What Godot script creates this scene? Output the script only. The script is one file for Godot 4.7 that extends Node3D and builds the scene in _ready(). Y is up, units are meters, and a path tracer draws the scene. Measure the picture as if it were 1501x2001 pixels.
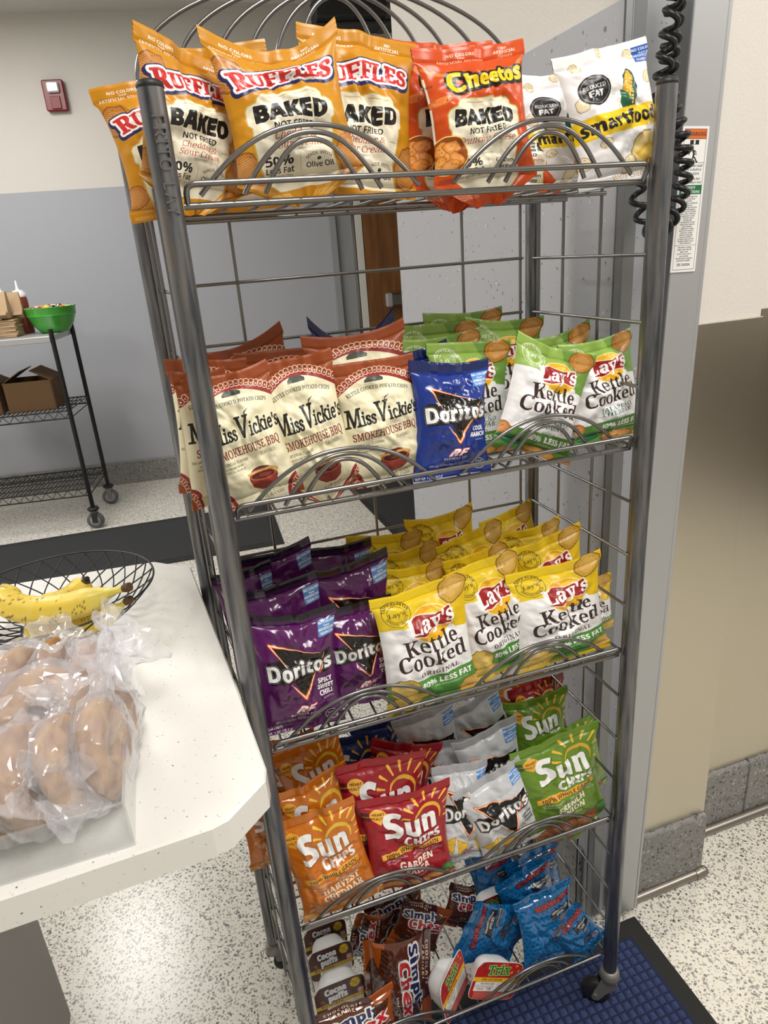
extends Node3D
# A snack rack in a cafeteria corner: metres, y up; the rack's front left post stands at the origin.

const CEIL := 3.06
const RACK_W := 0.62
const RACK_D := 0.325
const SHELF_Y := [1.590, 1.2285, 0.867, 0.5045, 0.145]
const COUNTER_Y := 1.0

var M := {}
var names := {}
var fonts := {}
var bag_front := {}
var bag_back := {}
var bag_clear := {}
var rng := RandomNumberGenerator.new()
var crinkle: Texture2D


func _ready():
	setup_camera_and_light()
	make_materials()
	build_room()
	build_ceiling()
	build_divider()
	build_floor_mats()
	build_rack()
	build_counter()
	make_print()
	place_bags()
	place_cups()
	build_counter_things()
	build_cart()
	build_wall_things()


# ---------------------------------------------------------------- camera, environment, light
func setup_camera_and_light():
	var cam := Camera3D.new()
	cam.name = "camera"
	cam.position = Vector3(-0.0449, 1.5296, 0.8135)
	cam.basis = Basis.from_euler(Vector3(-0.3634, -0.3017, -0.078), EULER_ORDER_YXZ)
	cam.keep_aspect = Camera3D.KEEP_HEIGHT
	cam.fov = rad_to_deg(2.0 * atan(1000.5 / 1334.3))
	cam.near = 0.02
	cam.far = 40.0
	add_child(cam)
	var env := Environment.new()
	env.background_mode = Environment.BG_COLOR
	env.background_color = Color(0, 0, 0)
	env.tonemap_mode = Environment.TONE_MAPPER_LINEAR
	env.tonemap_exposure = EXPOSURE
	env.sdfgi_enabled = true
	env.ssao_enabled = true
	env.ssil_enabled = true
	var we := WorldEnvironment.new()
	we.name = "environment"
	we.environment = env
	add_child(we)
	for p in LIGHT_SPOTS:
		var l := AreaLight3D.new()
		l.name = "troffer_glow"
		l.area_size = Vector2(0.56, 1.16)
		l.light_energy = LIGHT_ENERGY
		l.light_color = Color(1.0, 0.985, 0.965)
		l.shadow_enabled = true
		l.area_range = 14.0
		l.area_attenuation = 2.0
		add_child(l, true)
		l.position = Vector3(p.x, CEIL - 0.03, p.y)
		l.rotation = Vector3(-PI / 2, 0, 0)

const EXPOSURE := 0.65
const LIGHT_ENERGY := 6.0
const LIGHT_SPOTS := [Vector2(-0.9, -3.1), Vector2(-3.3, -3.1), Vector2(-2.1, -0.7), Vector2(0.3, 1.1), Vector2(2.7, 1.1)]


# ---------------------------------------------------------------- small helpers
func numbered(called: String) -> String:
	var n: int = names.get(called, 0)
	names[called] = n + 1
	return called if n == 0 else "%s_%03d" % [called, n]


func thing(called, label, category, at := Vector3.ZERO, turn := 0.0, group := ""):
	var o := Node3D.new()
	o.name = numbered(called)
	add_child(o)
	o.position = at
	o.rotation.y = turn
	return tag(o, label, category, group)


func tag(o, label, category, group := ""):
	o.set_meta("label", label)
	o.set_meta("category", category)
	if group:
		o.set_meta("group", group)
	return o


func part(parent, called, mesh, mat, at := Vector3.ZERO, rot := Vector3.ZERO):
	var o := MeshInstance3D.new()
	o.name = called
	o.mesh = mesh
	if mat is Array:
		for i in mat.size():
			o.set_surface_override_material(i, mat[i])
	else:
		o.material_override = mat
	o.position = at
	o.rotation = rot
	parent.add_child(o, true)
	return o


func struct(called, mesh, mat, at := Vector3.ZERO, rot := Vector3.ZERO, label := "", category := ""):
	var o = part(self, called, mesh, mat, at, rot)
	o.set_meta("kind", "structure")
	if label:
		o.set_meta("label", label)
	if category:
		o.set_meta("category", category)
	return o


func box(size: Vector3, bevel := 0.0) -> Mesh:
	if bevel <= 0.0:
		var b := BoxMesh.new()
		b.size = size
		return b
	var h := size / 2
	var pts := PackedVector2Array()
	var r := bevel
	for c in [[1, 1, 0.0], [-1, 1, 90.0], [-1, -1, 180.0], [1, -1, 270.0]]:
		for i in 4:
			var a: float = deg_to_rad(c[2] + 30.0 * i)
			pts.append(Vector2(c[0] * (h.x - r) + cos(a) * r, c[1] * (h.z - r) + sin(a) * r))
	return prism(pts, -h.y, h.y, bevel)


# upright prism of an outline in x and z (y up), with a chamfered top and bottom edge
func prism(pts: PackedVector2Array, y0: float, y1: float, bevel := 0.0) -> ArrayMesh:
	var st := SurfaceTool.new()
	st.begin(Mesh.PRIMITIVE_TRIANGLES)
	var rings := []
	if bevel > 0.0:
		var inner := PackedVector2Array()
		var mid := Vector2.ZERO
		for p in pts:
			mid += p / pts.size()
		var off := Geometry2D.offset_polygon(pts, -bevel * 0.7)
		for p in pts:
			var q: Vector2 = p + (mid - p).normalized() * bevel
			if off.size() == 1:
				var best := 1e9
				for e in off[0]:
					if e.distance_to(p) < best:
						best = e.distance_to(p)
						q = e
			inner.append(q)
		rings = [[inner, y0], [pts, y0 + bevel * 0.7], [pts, y1 - bevel * 0.7], [inner, y1]]
	else:
		rings = [[pts, y0], [pts, y1]]
	var n := pts.size()
	var clockwise := Geometry2D.is_polygon_clockwise(pts)
	for k in rings.size() - 1:
		for i in n:
			var j := (i + 1) % n
			var a := Vector3(rings[k][0][i].x, rings[k][1], rings[k][0][i].y)
			var b := Vector3(rings[k][0][j].x, rings[k][1], rings[k][0][j].y)
			var c := Vector3(rings[k + 1][0][j].x, rings[k + 1][1], rings[k + 1][0][j].y)
			var d := Vector3(rings[k + 1][0][i].x, rings[k + 1][1], rings[k + 1][0][i].y)
			quad(st, a, b, c, d, clockwise)
	for top in [false, true]:
		var ring: PackedVector2Array = rings[-1][0] if top else rings[0][0]
		var y: float = rings[-1][1] if top else rings[0][1]
		var tri := Geometry2D.triangulate_polygon(ring)
		for i in range(0, tri.size(), 3):
			var v := [ring[tri[i]], ring[tri[i + 1]], ring[tri[i + 2]]]
			var up: bool = (v[1] - v[0]).cross(v[2] - v[0]) > 0
			if up != top:
				v.reverse()
			st.set_smooth_group(-1)
			for p in v:
				st.add_vertex(Vector3(p.x, y, p.y))
	st.generate_normals()
	return st.commit()


func quad(st, a, b, c, d, flip := false, smooth := -1):
	st.set_smooth_group(smooth)
	var order = [a, b, c, a, c, d] if flip else [a, c, b, a, d, c]
	for p in order:
		st.add_vertex(p)


# tube along points
func tube(pts: Array, r, sides := 8, closed := false) -> ArrayMesh:
	var st := SurfaceTool.new()
	st.begin(Mesh.PRIMITIVE_TRIANGLES)
	add_tube(st, pts, r, sides, closed)
	st.generate_normals()
	return st.commit()


func add_tube(st, pts: Array, r, sides := 8, closed := false):
	var n := pts.size()
	var rings := []
	var up := Vector3.UP
	for i in n:
		var a: Vector3 = pts[(i - 1 + n) % n] if closed else pts[maxi(i - 1, 0)]
		var b: Vector3 = pts[(i + 1) % n] if closed else pts[mini(i + 1, n - 1)]
		var d := (b - a).normalized()
		if i == 0:
			up = Vector3.UP if absf(d.y) < 0.9 else Vector3.RIGHT
		var s := d.cross(up).normalized()
		up = s.cross(d).normalized()
		var rr: float = r[i] if r is Array else r
		var ring := []
		for k in sides:
			var t := TAU * k / sides
			ring.append(pts[i] + (s * cos(t) + up * sin(t)) * rr)
		rings.append(ring)
	st.set_smooth_group(1)
	for i in (n if closed else n - 1):
		var j := (i + 1) % n
		for k in sides:
			var l := (k + 1) % sides
			quad(st, rings[i][k], rings[i][l], rings[j][l], rings[j][k], false, 1)
	if not closed:
		for e in [[0, true], [n - 1, false]]:
			var ring: Array = rings[e[0]]
			for k in range(1, sides - 1):
				st.set_smooth_group(-1)
				for p in ([ring[0], ring[k + 1], ring[k]] if not e[1] else [ring[0], ring[k], ring[k + 1]]):
					st.add_vertex(p)


# solid of revolution round y: profile of (radius, y)
func lathe(profile: Array, sides := 24, smooth := 1) -> ArrayMesh:
	var st := SurfaceTool.new()
	st.begin(Mesh.PRIMITIVE_TRIANGLES)
	for i in profile.size() - 1:
		for k in sides:
			var a := TAU * k / sides
			var b := TAU * (k + 1) / sides
			var p: Vector2 = profile[i]
			var q: Vector2 = profile[i + 1]
			quad(st, Vector3(cos(a) * p.x, p.y, sin(a) * p.x), Vector3(cos(b) * p.x, p.y, sin(b) * p.x), Vector3(cos(b) * q.x, q.y, sin(b) * q.x), Vector3(cos(a) * q.x, q.y, sin(a) * q.x), true, smooth)
	st.generate_normals()
	return st.commit()


func arc_points(c: Vector3, rx: float, ry: float, a0: float, a1: float, n: int, ux := Vector3.RIGHT, uy := Vector3.UP) -> Array:
	var out := []
	for i in n + 1:
		var a := lerpf(a0, a1, float(i) / n)
		out.append(c + ux * (cos(a) * rx) + uy * (sin(a) * ry))
	return out


var wire_meshes := {}
# straight round bar between two points, sharing one mesh per thickness and length
func bar(parent, called, a: Vector3, b: Vector3, r: float, mat, sides := 10):
	var key := "%.4f_%.4f" % [r, a.distance_to(b)]
	if not wire_meshes.has(key):
		var c := CylinderMesh.new()
		c.top_radius = r
		c.bottom_radius = r
		c.height = a.distance_to(b)
		c.radial_segments = sides
		c.rings = 0
		wire_meshes[key] = c
	var o = part(parent, called, wire_meshes[key], mat, (a + b) / 2)
	var y := (b - a).normalized()
	var x := y.cross(Vector3.FORWARD if absf(y.z) < 0.9 else Vector3.RIGHT).normalized()
	o.basis = Basis(x, y, x.cross(y))
	return o


func noise(freq: float, kind := FastNoiseLite.TYPE_SIMPLEX_SMOOTH, sd := 1, oct := 3) -> FastNoiseLite:
	var n := FastNoiseLite.new()
	n.noise_type = kind
	n.frequency = freq
	n.seed = sd
	n.fractal_octaves = oct
	return n


func noise_texture(n: FastNoiseLite, size := 512, ramp: Array = [], normal := 0.0) -> NoiseTexture2D:
	var t := NoiseTexture2D.new()
	t.width = size
	t.height = size
	t.seamless = true
	t.noise = n
	if ramp.size():
		var g := Gradient.new()
		g.offsets = PackedFloat32Array(ramp.map(func(e): return e[0]))
		g.colors = PackedColorArray(ramp.map(func(e): return e[1]))
		t.color_ramp = g
	if normal > 0.0:
		t.as_normal_map = true
		t.bump_strength = normal
	return t


func mat(c: Color, rough := 0.6, metal := 0.0) -> StandardMaterial3D:
	var m := StandardMaterial3D.new()
	m.albedo_color = c
	m.roughness = rough
	m.metallic = metal
	return m


func c8(r, g, b, a := 255) -> Color:
	return Color8(r, g, b, a)


# ---------------------------------------------------------------- materials
func chips_image(size: int, base: Color, kinds: Array, count: int, sd: int, big: float) -> ImageTexture:
	var a = Art.new(size, size, base, fonts)
	var r := RandomNumberGenerator.new()
	r.seed = sd
	for i in count:
		var c: Color = kinds[r.randi() % kinds.size()]
		var rad := big * pow(r.randf(), 2.2) + 1.6
		var p := PackedVector2Array()
		var n := r.randi_range(4, 7)
		var turn := r.randf() * TAU
		var flat := r.randf_range(0.4, 0.95)
		for k in n:
			var t := TAU * k / n + r.randf_range(-0.35, 0.35)
			p.append((Vector2(cos(t), sin(t) * flat) * rad * r.randf_range(0.7, 1.1)).rotated(turn))
		var at := Vector2(r.randf() * size, r.randf() * size)
		for ox in [-size, 0, size]:
			for oy in [-size, 0, size]:
				var q: Vector2 = at + Vector2(ox, oy)
				if q.x > -rad * 2 and q.y > -rad * 2 and q.x < size + rad * 2 and q.y < size + rad * 2:
					var moved := PackedVector2Array()
					for e in p:
						moved.append(e + q)
					a.fill([moved], c)
	return ImageTexture.create_from_image(a.im)


func triplanar(m: StandardMaterial3D, per_metre: float):
	m.uv1_triplanar = true
	m.uv1_world_triplanar = true
	m.uv1_scale = Vector3.ONE * per_metre
	m.uv1_triplanar_sharpness = 8.0
	return m


func make_materials():
	for spec in [["sb", "Droid Sans", 700], ["s", "Droid Sans", 400], ["eb", "Droid Serif", 700], ["e", "Droid Serif", 400]]:
		var f := SystemFont.new()
		f.font_names = PackedStringArray([spec[1]])
		f.font_weight = spec[2]
		fonts[spec[0]] = f
	crinkle = noise_texture(noise(0.008, FastNoiseLite.TYPE_SIMPLEX, 7, 2), 512)
	var metal := mat(c8(158, 156, 154), 0.34, 0.92)
	metal.roughness_texture = noise_texture(noise(0.02, FastNoiseLite.TYPE_SIMPLEX_SMOOTH, 3), 256, [[0.0, Color(0.75, 0.75, 0.75)], [1.0, Color(1, 1, 1)]])
	triplanar(metal, 8.0)
	M.wire = mat(c8(134, 133, 132), 0.3, 0.95)
	var post := mat(c8(255, 255, 255), 0.36, 0.9)
	post.albedo_texture = noise_texture(noise(0.012, FastNoiseLite.TYPE_SIMPLEX_SMOOTH, 11, 4), 512, [[0.0, c8(80, 82, 87)], [0.45, c8(118, 120, 125)], [0.7, c8(130, 131, 134)], [1.0, c8(150, 134, 122)]])
	triplanar(post, 1.0)
	post.uv1_scale = Vector3(14, 1.2, 14)
	M.post = post
	M.cap = mat(c8(28, 28, 30), 0.5)
	M.rubber = mat(c8(30, 30, 31), 0.6)
	M.caster = mat(c8(150, 147, 140), 0.45, 0.6)
	M.wall_white = wall_paint(c8(214, 211, 205), 21)
	M.wall_grey = wall_paint(c8(170, 173, 181), 22)
	M.wall_cream = wall_paint(c8(226, 221, 214), 23)
	M.tile = wall_paint(c8(222, 220, 215), 24)
	M.grid = mat(c8(205, 203, 198), 0.5)
	M.laminate = mat(Color.WHITE, 0.55)
	M.laminate.albedo_texture = chips_image(1024, c8(178, 180, 186), [c8(120, 116, 116), c8(134, 130, 130), c8(206, 206, 210)], 900, 5, 5.0)
	triplanar(M.laminate, 1.4)
	M.terrazzo = mat(Color.WHITE, 0.22)
	M.terrazzo.albedo_texture = chips_image(2048, c8(232, 228, 217), [c8(150, 150, 148), c8(168, 164, 158), c8(128, 128, 130), c8(186, 182, 172), c8(104, 102, 104), c8(140, 136, 130), c8(92, 90, 92), c8(196, 190, 178)], 15000, 8, 17.0)
	triplanar(M.terrazzo, 1.9)
	M.base = mat(Color.WHITE, 0.35)
	M.base.albedo_texture = chips_image(1024, c8(132, 131, 129), [c8(92, 91, 90), c8(176, 174, 170), c8(70, 69, 70), c8(150, 148, 146), c8(112, 110, 108)], 5200, 9, 12.0)
	triplanar(M.base, 2.2)
	M.steel = mat(c8(208, 202, 186), 0.3, 1.0)
	M.cove = mat(c8(150, 144, 136), 0.35, 0.8)
	M.rail = mat(c8(188, 190, 192), 0.42, 0.55)
	M.channel = mat(c8(136, 138, 140), 0.4, 0.7)
	M.dark_gap = mat(c8(40, 39, 40), 0.8)
	M.black_metal = mat(c8(14, 14, 15), 0.45)
	M.black_wire = mat(c8(22, 22, 23), 0.45)
	M.counter = mat(Color.WHITE, 0.28)
	M.counter.albedo_texture = chips_image(1024, c8(236, 235, 230), [c8(150, 148, 144), c8(212, 211, 206), c8(224, 222, 216), c8(124, 122, 120), c8(200, 198, 194)], 900, 12, 2.4)
	triplanar(M.counter, 2.6)
	M.cabinet = mat(c8(150, 148, 145), 0.4, 0.3)
	M.door = mat(Color.WHITE, 0.5)
	M.door.albedo_texture = noise_texture(noise(0.006, FastNoiseLite.TYPE_SIMPLEX_SMOOTH, 41, 5), 512, [[0.0, c8(98, 62, 28)], [1.0, c8(134, 88, 44)]])
	triplanar(M.door, 1.0)
	M.door.uv1_scale = Vector3(6, 0.7, 6)
	M.frame = mat(c8(150, 152, 156), 0.5)
	M.carpet = mat(Color.WHITE, 0.95)
	M.carpet.albedo_texture = noise_texture(noise(0.09, FastNoiseLite.TYPE_SIMPLEX, 51, 2), 512, [[0.0, c8(30, 31, 33)], [1.0, c8(66, 67, 70)]])
	triplanar(M.carpet, 6.0)
	M.mat_blue = mat(Color.WHITE, 0.95)
	M.mat_blue.albedo_texture = noise_texture(noise(0.11, FastNoiseLite.TYPE_SIMPLEX, 52, 3), 512, [[0.0, c8(32, 42, 78)], [0.5, c8(52, 66, 108)], [1.0, c8(78, 92, 134)]])
	triplanar(M.mat_blue, 7.0)
	M.mat_base = mat(c8(30, 38, 70), 0.95)
	M.mat_edge = mat(c8(38, 38, 37), 0.85)
	M.cord = mat(c8(20, 20, 21), 0.42)
	M.glass = StandardMaterial3D.new()
	M.glass.albedo_color = Color(0.93, 0.96, 0.97, 0.1)
	M.glass.transparency = BaseMaterial3D.TRANSPARENCY_ALPHA
	M.glass.roughness = 0.03
	M.glow = mat(c8(250, 246, 236), 0.6)
	M.glow.emission_enabled = true
	M.glow.emission = Color(1.0, 0.985, 0.965)
	M.glow.emission_energy_multiplier = 3.0


func wall_paint(c: Color, sd: int) -> StandardMaterial3D:
	var m := mat(c, 0.62)
	m.normal_enabled = true
	m.normal_scale = 0.25
	m.normal_texture = noise_texture(noise(0.08, FastNoiseLite.TYPE_SIMPLEX, sd, 3), 512, [], 2.0)
	return triplanar(m, 3.0)


# ---------------------------------------------------------------- drawing of flat print into images
class Art:
	var im: Image
	var W: int
	var H: int
	var fonts: Dictionary
	var ts

	func _init(w: int, h: int, bg: Color, f: Dictionary):
		W = w
		H = h
		fonts = f
		ts = TextServerManager.get_primary_interface()
		im = Image.create(w, h, false, Image.FORMAT_RGBA8)
		im.fill(bg)

	func fill(polys: Array, c: Color):
		var ex := PackedFloat32Array()
		var lo := 1e9
		var hi := -1e9
		for p in polys:
			for q in p:
				lo = minf(lo, q.y)
				hi = maxf(hi, q.y)
		var y0 := maxi(0, int(ceil(lo - 0.5)))
		var y1 := mini(H - 1, int(floor(hi - 0.5)))
		var rows := []
		rows.resize(maxi(0, y1 - y0 + 1))
		for i in rows.size():
			rows[i] = []
		for p in polys:
			var n: int = p.size()
			for i in n:
				var a: Vector2 = p[i]
				var b: Vector2 = p[(i + 1) % n]
				if a.y > b.y:
					var t := a
					a = b
					b = t
				var ya := maxi(y0, int(ceil(a.y - 0.5)))
				var yb := mini(y1, int(ceil(b.y - 0.5)) - 1)
				if yb < ya:
					continue
				var k := (b.x - a.x) / (b.y - a.y)
				for y in range(ya, yb + 1):
					rows[y - y0].append(a.x + (y + 0.5 - a.y) * k)
		var strip: Image
		if c.a < 0.999:
			strip = Image.create(W, 1, false, Image.FORMAT_RGBA8)
			strip.fill(c)
		for i in rows.size():
			var xs: Array = rows[i]
			xs.sort()
			for j in range(0, xs.size() - 1, 2):
				var xa := maxi(0, int(round(xs[j])))
				var xb := mini(W, int(round(xs[j + 1])))
				if xb > xa:
					if strip:
						im.blend_rect(strip, Rect2i(0, 0, xb - xa, 1), Vector2i(xa, y0 + i))
					else:
						im.fill_rect(Rect2i(xa, y0 + i, xb - xa, 1), c)

	func rect(x, y, w, h, c: Color, rot := 0.0):
		poly([[x, y], [x + w, y], [x + w, y + h], [x, y + h]], c, rot)

	func poly(pts: Array, c: Color, rot := 0.0):
		var p := PackedVector2Array()
		var mid := Vector2.ZERO
		for q in pts:
			mid += Vector2(q[0], q[1]) / pts.size()
		for q in pts:
			p.append(mid + (Vector2(q[0], q[1]) - mid).rotated(deg_to_rad(rot)))
		fill([p], c)

	func round_rect(x, y, w, h, r, c: Color, rot := 0.0):
		var pts := []
		for k in [[x + w - r, y + h - r, 0], [x + r, y + h - r, 90], [x + r, y + r, 180], [x + w - r, y + r, 270]]:
			for i in 6:
				var a := deg_to_rad(k[2] + 18.0 * i)
				pts.append([k[0] + cos(a) * r, k[1] + sin(a) * r])
		poly(pts, c, rot)

	func oval(cx, cy, rx, ry, c: Color, rot := 0.0, n := 40):
		fill([ring(cx, cy, rx, ry, rot, n)], c)

	func ring(cx, cy, rx, ry, rot := 0.0, n := 40) -> PackedVector2Array:
		var p := PackedVector2Array()
		for i in n:
			var a := TAU * i / n
			p.append(Vector2(cx, cy) + Vector2(cos(a) * rx, sin(a) * ry).rotated(deg_to_rad(rot)))
		return p

	func hoop(cx, cy, r, w, c: Color):
		fill([ring(cx, cy, r, r), ring(cx, cy, r - w, r - w)], c)

	func stroke(pts: Array, w, c: Color):
		for i in pts.size() - 1:
			var a := Vector2(pts[i][0], pts[i][1])
			var b := Vector2(pts[i + 1][0], pts[i + 1][1])
			var wa: float = w[i] if w is Array else w
			var wb: float = w[i + 1] if w is Array else w
			var s := (b - a).orthogonal().normalized()
			fill([PackedVector2Array([a + s * wa / 2, b + s * wb / 2, b - s * wb / 2, a - s * wa / 2])], c)
			oval(b.x, b.y, wb / 2, wb / 2, c, 0.0, 12)

	# irregular blob with darker rim and flecks: a printed chip, puff or popcorn
	func chip(cx, cy, rx, ry, c: Color, sd: int, rot := 0.0, flecks := 14):
		var r := RandomNumberGenerator.new()
		r.seed = sd
		for pass_ in 3:
			var k: float = [1.0, 0.9, 0.62][pass_]
			var cc: Color = [c.darkened(0.32), c, c.lightened(0.14)][pass_]
			var p := PackedVector2Array()
			r.seed = sd
			for i in 22:
				var a := TAU * i / 22
				p.append(Vector2(cx, cy) + Vector2(cos(a) * rx * k * r.randf_range(0.88, 1.06), sin(a) * ry * k * r.randf_range(0.86, 1.06)).rotated(deg_to_rad(rot)))
			fill([p], cc)
		for i in flecks:
			var q := Vector2(r.randf_range(-0.75, 0.75) * rx, r.randf_range(-0.7, 0.7) * ry).rotated(deg_to_rad(rot))
			oval(cx + q.x, cy + q.y, r.randf_range(1.5, 5.0), r.randf_range(1.5, 3.0), c.darkened(r.randf_range(0.12, 0.4)), r.randf() * 180, 8)

	func t(s: String, cx: float, cy: float, size: float, c: Color, o := {}):
		var f: SystemFont = fonts[o.get("f", "sb")]
		var rid: RID = f.get_rids()[0]
		var q := 100
		var k := size / 100.0
		var sx: float = o.get("sx", 1.0)
		var gap: float = o.get("gap", 0.0)
		var shear: float = o.get("shear", 0.0)
		var rot: float = deg_to_rad(o.get("rot", 0.0))
		var bend: float = o.get("arc", 0.0)
		var grow: Array = o.get("grow", [])
		var bold: float = o.get("bold", 0.0)
		var lines: Array = o.get("out", [])
		var adv := 0.0
		var list := []
		for i in s.length():
			var g: int = ts.font_get_glyph_index(rid, q, s.unicode_at(i), 0)
			var d: Dictionary = ts.font_get_glyph_contours(rid, q, g)
			var w: float = ts.font_get_glyph_advance(rid, q, g).x
			var gk: float = grow[i] if i < grow.size() else 1.0
			list.append([d, adv, gk])
			adv += w * gk + gap
		adv -= gap
		var glyphs := []
		for e in list:
			var d: Dictionary = e[0]
			if not d.has("points") or d.points.is_empty():
				continue
			var set_ := []
			var from := 0
			for last in d.contours:
				var p := PackedVector2Array()
				for i in range(from, last + 1):
					var v := Vector2(e[1] + d.points[i].x * e[2] - adv / 2, d.points[i].y * e[2])
					v.x = (v.x - v.y * shear) * sx
					v *= k
					if bend != 0.0:
						var a := v.x / bend
						v = Vector2(sin(a) * (bend - v.y), bend - cos(a) * (bend - v.y))
					p.append(Vector2(cx, cy) + v.rotated(rot))
				from = last + 1
				if p.size() > 2:
					set_.append(p)
			glyphs.append(set_)
		for line in lines:
			for set_ in glyphs:
				fill_grown(set_, line[0] + bold, line[1], line[2] if line.size() > 2 else 0.0, line[3] if line.size() > 3 else 0.0)
		for set_ in glyphs:
			if bold > 0.0:
				fill_grown(set_, bold, c)
			else:
				fill(set_, c)

	func area(p: PackedVector2Array) -> float:
		var s := 0.0
		for i in p.size():
			s += p[i].cross(p[(i + 1) % p.size()])
		return s

	func fill_grown(set_: Array, by: float, c: Color, dx := 0.0, dy := 0.0):
		var sign := 0.0
		var big := 0.0
		for p in set_:
			var a := area(p)
			if absf(a) > big:
				big = absf(a)
				sign = signf(a)
		var outer := []
		for p in set_:
			var hole: bool = signf(area(p)) != sign
			for g in Geometry2D.offset_polygon(p, -by if hole else by, Geometry2D.JOIN_ROUND):
				if dx != 0.0 or dy != 0.0:
					for i in g.size():
						g[i] += Vector2(dx, dy)
				outer.append(g)
		fill(outer, c)

	func texture() -> ImageTexture:
		return ImageTexture.create_from_image(im)


# ---------------------------------------------------------------- the room
const FAR_AT := Vector3(-0.3, 0, -4.62)
const FAR_DIR := Vector3(0.98789, 0, 0.15514)
const FAR_TURN := -0.15577

func far(s: float, y: float, off := 0.0) -> Vector3:
	return FAR_AT + FAR_DIR * s + Vector3(-FAR_DIR.z, 0, FAR_DIR.x) * off + Vector3.UP * y


func build_room():
	struct("floor", box(Vector3(8.6, 0.1, 9.4)), M.terrazzo, Vector3(-0.4, -0.05, -1.0), Vector3.ZERO, "speckled cream and grey terrazzo floor", "floor")
	var turn := Vector3(0, FAR_TURN, 0)
	var wb = struct("wall_back", box(Vector3(9.0, 2.07, 0.15)), M.wall_grey, far(0.0, 1.035, -0.075), turn, "far wall painted blue-grey below and warm white above", "wall")
	part(wb, "upper_paint", box(Vector3(9.0, CEIL - 2.07, 0.15)), M.wall_white, Vector3(0, 1.035 + (CEIL - 2.07) / 2, 0))
	struct("wall_left", box(Vector3(0.15, CEIL, 9.2)), M.wall_white, Vector3(-4.375, CEIL / 2, -1.0), Vector3.ZERO, "warm white side wall left of the frame", "wall")
	struct("wall_right", box(Vector3(0.15, CEIL, 8.4)), M.wall_white, Vector3(3.675, CEIL / 2, -0.7), Vector3.ZERO, "warm white side wall right of the frame", "wall")
	struct("wall_front", box(Vector3(8.2, CEIL, 0.15)), M.wall_white, Vector3(-0.35, CEIL / 2, 3.475), Vector3.ZERO, "warm white wall behind the camera", "wall")
	struct("baseboard_back", box(Vector3(2.9, 0.17, 0.02), 0.004), M.base, far(-0.9, 0.085, 0.01), turn, "dark speckled terrazzo baseboard under the far grey wall", "baseboard")
	# the wooden door in the far wall, its frame and its bar
	var fr = struct("trim_1", box(Vector3(0.05, 2.2, 0.06), 0.004), M.frame, far(1.66, 1.1, 0.03), turn, "grey painted steel door frame", "door frame")
	part(fr, "frame_face", box(Vector3(0.13, 2.2, 0.03), 0.003), M.frame, Vector3(0.09, 0, -0.012))
	part(fr, "frame_stop", box(Vector3(0.05, 2.2, 0.045), 0.003), M.wall_white, Vector3(0.19, 0, -0.008))
	part(fr, "frame_head", box(Vector3(1.3, 0.12, 0.05), 0.003), M.frame, Vector3(0.6, 1.16, 0))
	var dr = struct("door_1", box(Vector3(0.98, 2.12, 0.04), 0.003), M.door, far(2.37, 1.06, 0.025), turn, "brown wooden door with a steel push bar", "door")
	var pb = part(dr, "push_bar", box(Vector3(0.72, 0.085, 0.05), 0.012), M.wire, Vector3(0.0, 0.13, 0.055))
	part(pb, "end_cap", box(Vector3(0.05, 0.1, 0.065), 0.012), M.rail, Vector3(-0.34, 0, 0))
	# dark duct under the ceiling above the door
	var du = thing("ceiling_duct", "dark grey duct running under the ceiling above the brown door", "duct", far(2.6, 2.925, 0.2), FAR_TURN)
	part(du, "casing", box(Vector3(1.9, 0.16, 0.4), 0.006), mat(c8(52, 52, 54), 0.5, 0.3), Vector3(0, 0.05, 0))
	part(du, "seam", box(Vector3(0.04, 0.17, 0.41)), mat(c8(84, 84, 86), 0.5, 0.3), Vector3(-0.5, 0.05, 0))
	bar(du, "pipe", Vector3(-0.95, -0.045, 0.1), Vector3(0.95, -0.045, 0.1), 0.012, mat(c8(70, 70, 72), 0.4, 0.5))


func build_ceiling():
	var ce = struct("ceiling", box(Vector3(8.6, 0.1, 9.4)), M.grid, Vector3(-0.4, CEIL + 0.05, -1.0), Vector3.ZERO, "white suspended tile ceiling", "ceiling")
	var tile := box(Vector3(0.585, 0.012, 0.585), 0.004)
	for i in 13:
		for j in 15:
			var p := Vector3(-3.9 + 0.6 * i, CEIL - 0.006, -5.2 + 0.6 * j)
			if p.x > 0.3 and p.x < 1.4 and p.z > -1.6 and p.z < 0.1 or p.x > 0.9 and p.z < 0.1 and p.z > -0.9:
				continue
			if (p - far((p - FAR_AT).dot(FAR_DIR), p.y)).dot(Vector3(-FAR_DIR.z, 0, FAR_DIR.x)) < 0.3 or p.z > 3.1:
				continue
			var lit := false
			for q in LIGHT_SPOTS:
				if absf(p.x - q.x) < 0.5 and absf(p.z - q.y) < 0.8:
					lit = true
			if not lit:
				part(ce, "ceiling_tile", tile, M.tile, p - ce.position)
	var n := 0
	var where := ["over the black mat by the far wall", "in the far left corner", "over the left side of the counter", "in front of and above the snack rack", "in front of the steel-clad wall"]
	for q in LIGHT_SPOTS:
		var t = thing("ceiling_light", "white flush ceiling light panel " + where[n], "light", Vector3(q.x, CEIL, q.y), 0.0, "ceiling light panels")
		part(t, "frame", box(Vector3(0.6, 0.014, 1.2), 0.003), M.grid, Vector3(0, -0.0075, 0))
		part(t, "diffuser", box(Vector3(0.55, 0.006, 1.15), 0.002), M.glow, Vector3(0, -0.017, 0))
		n += 1


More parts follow.
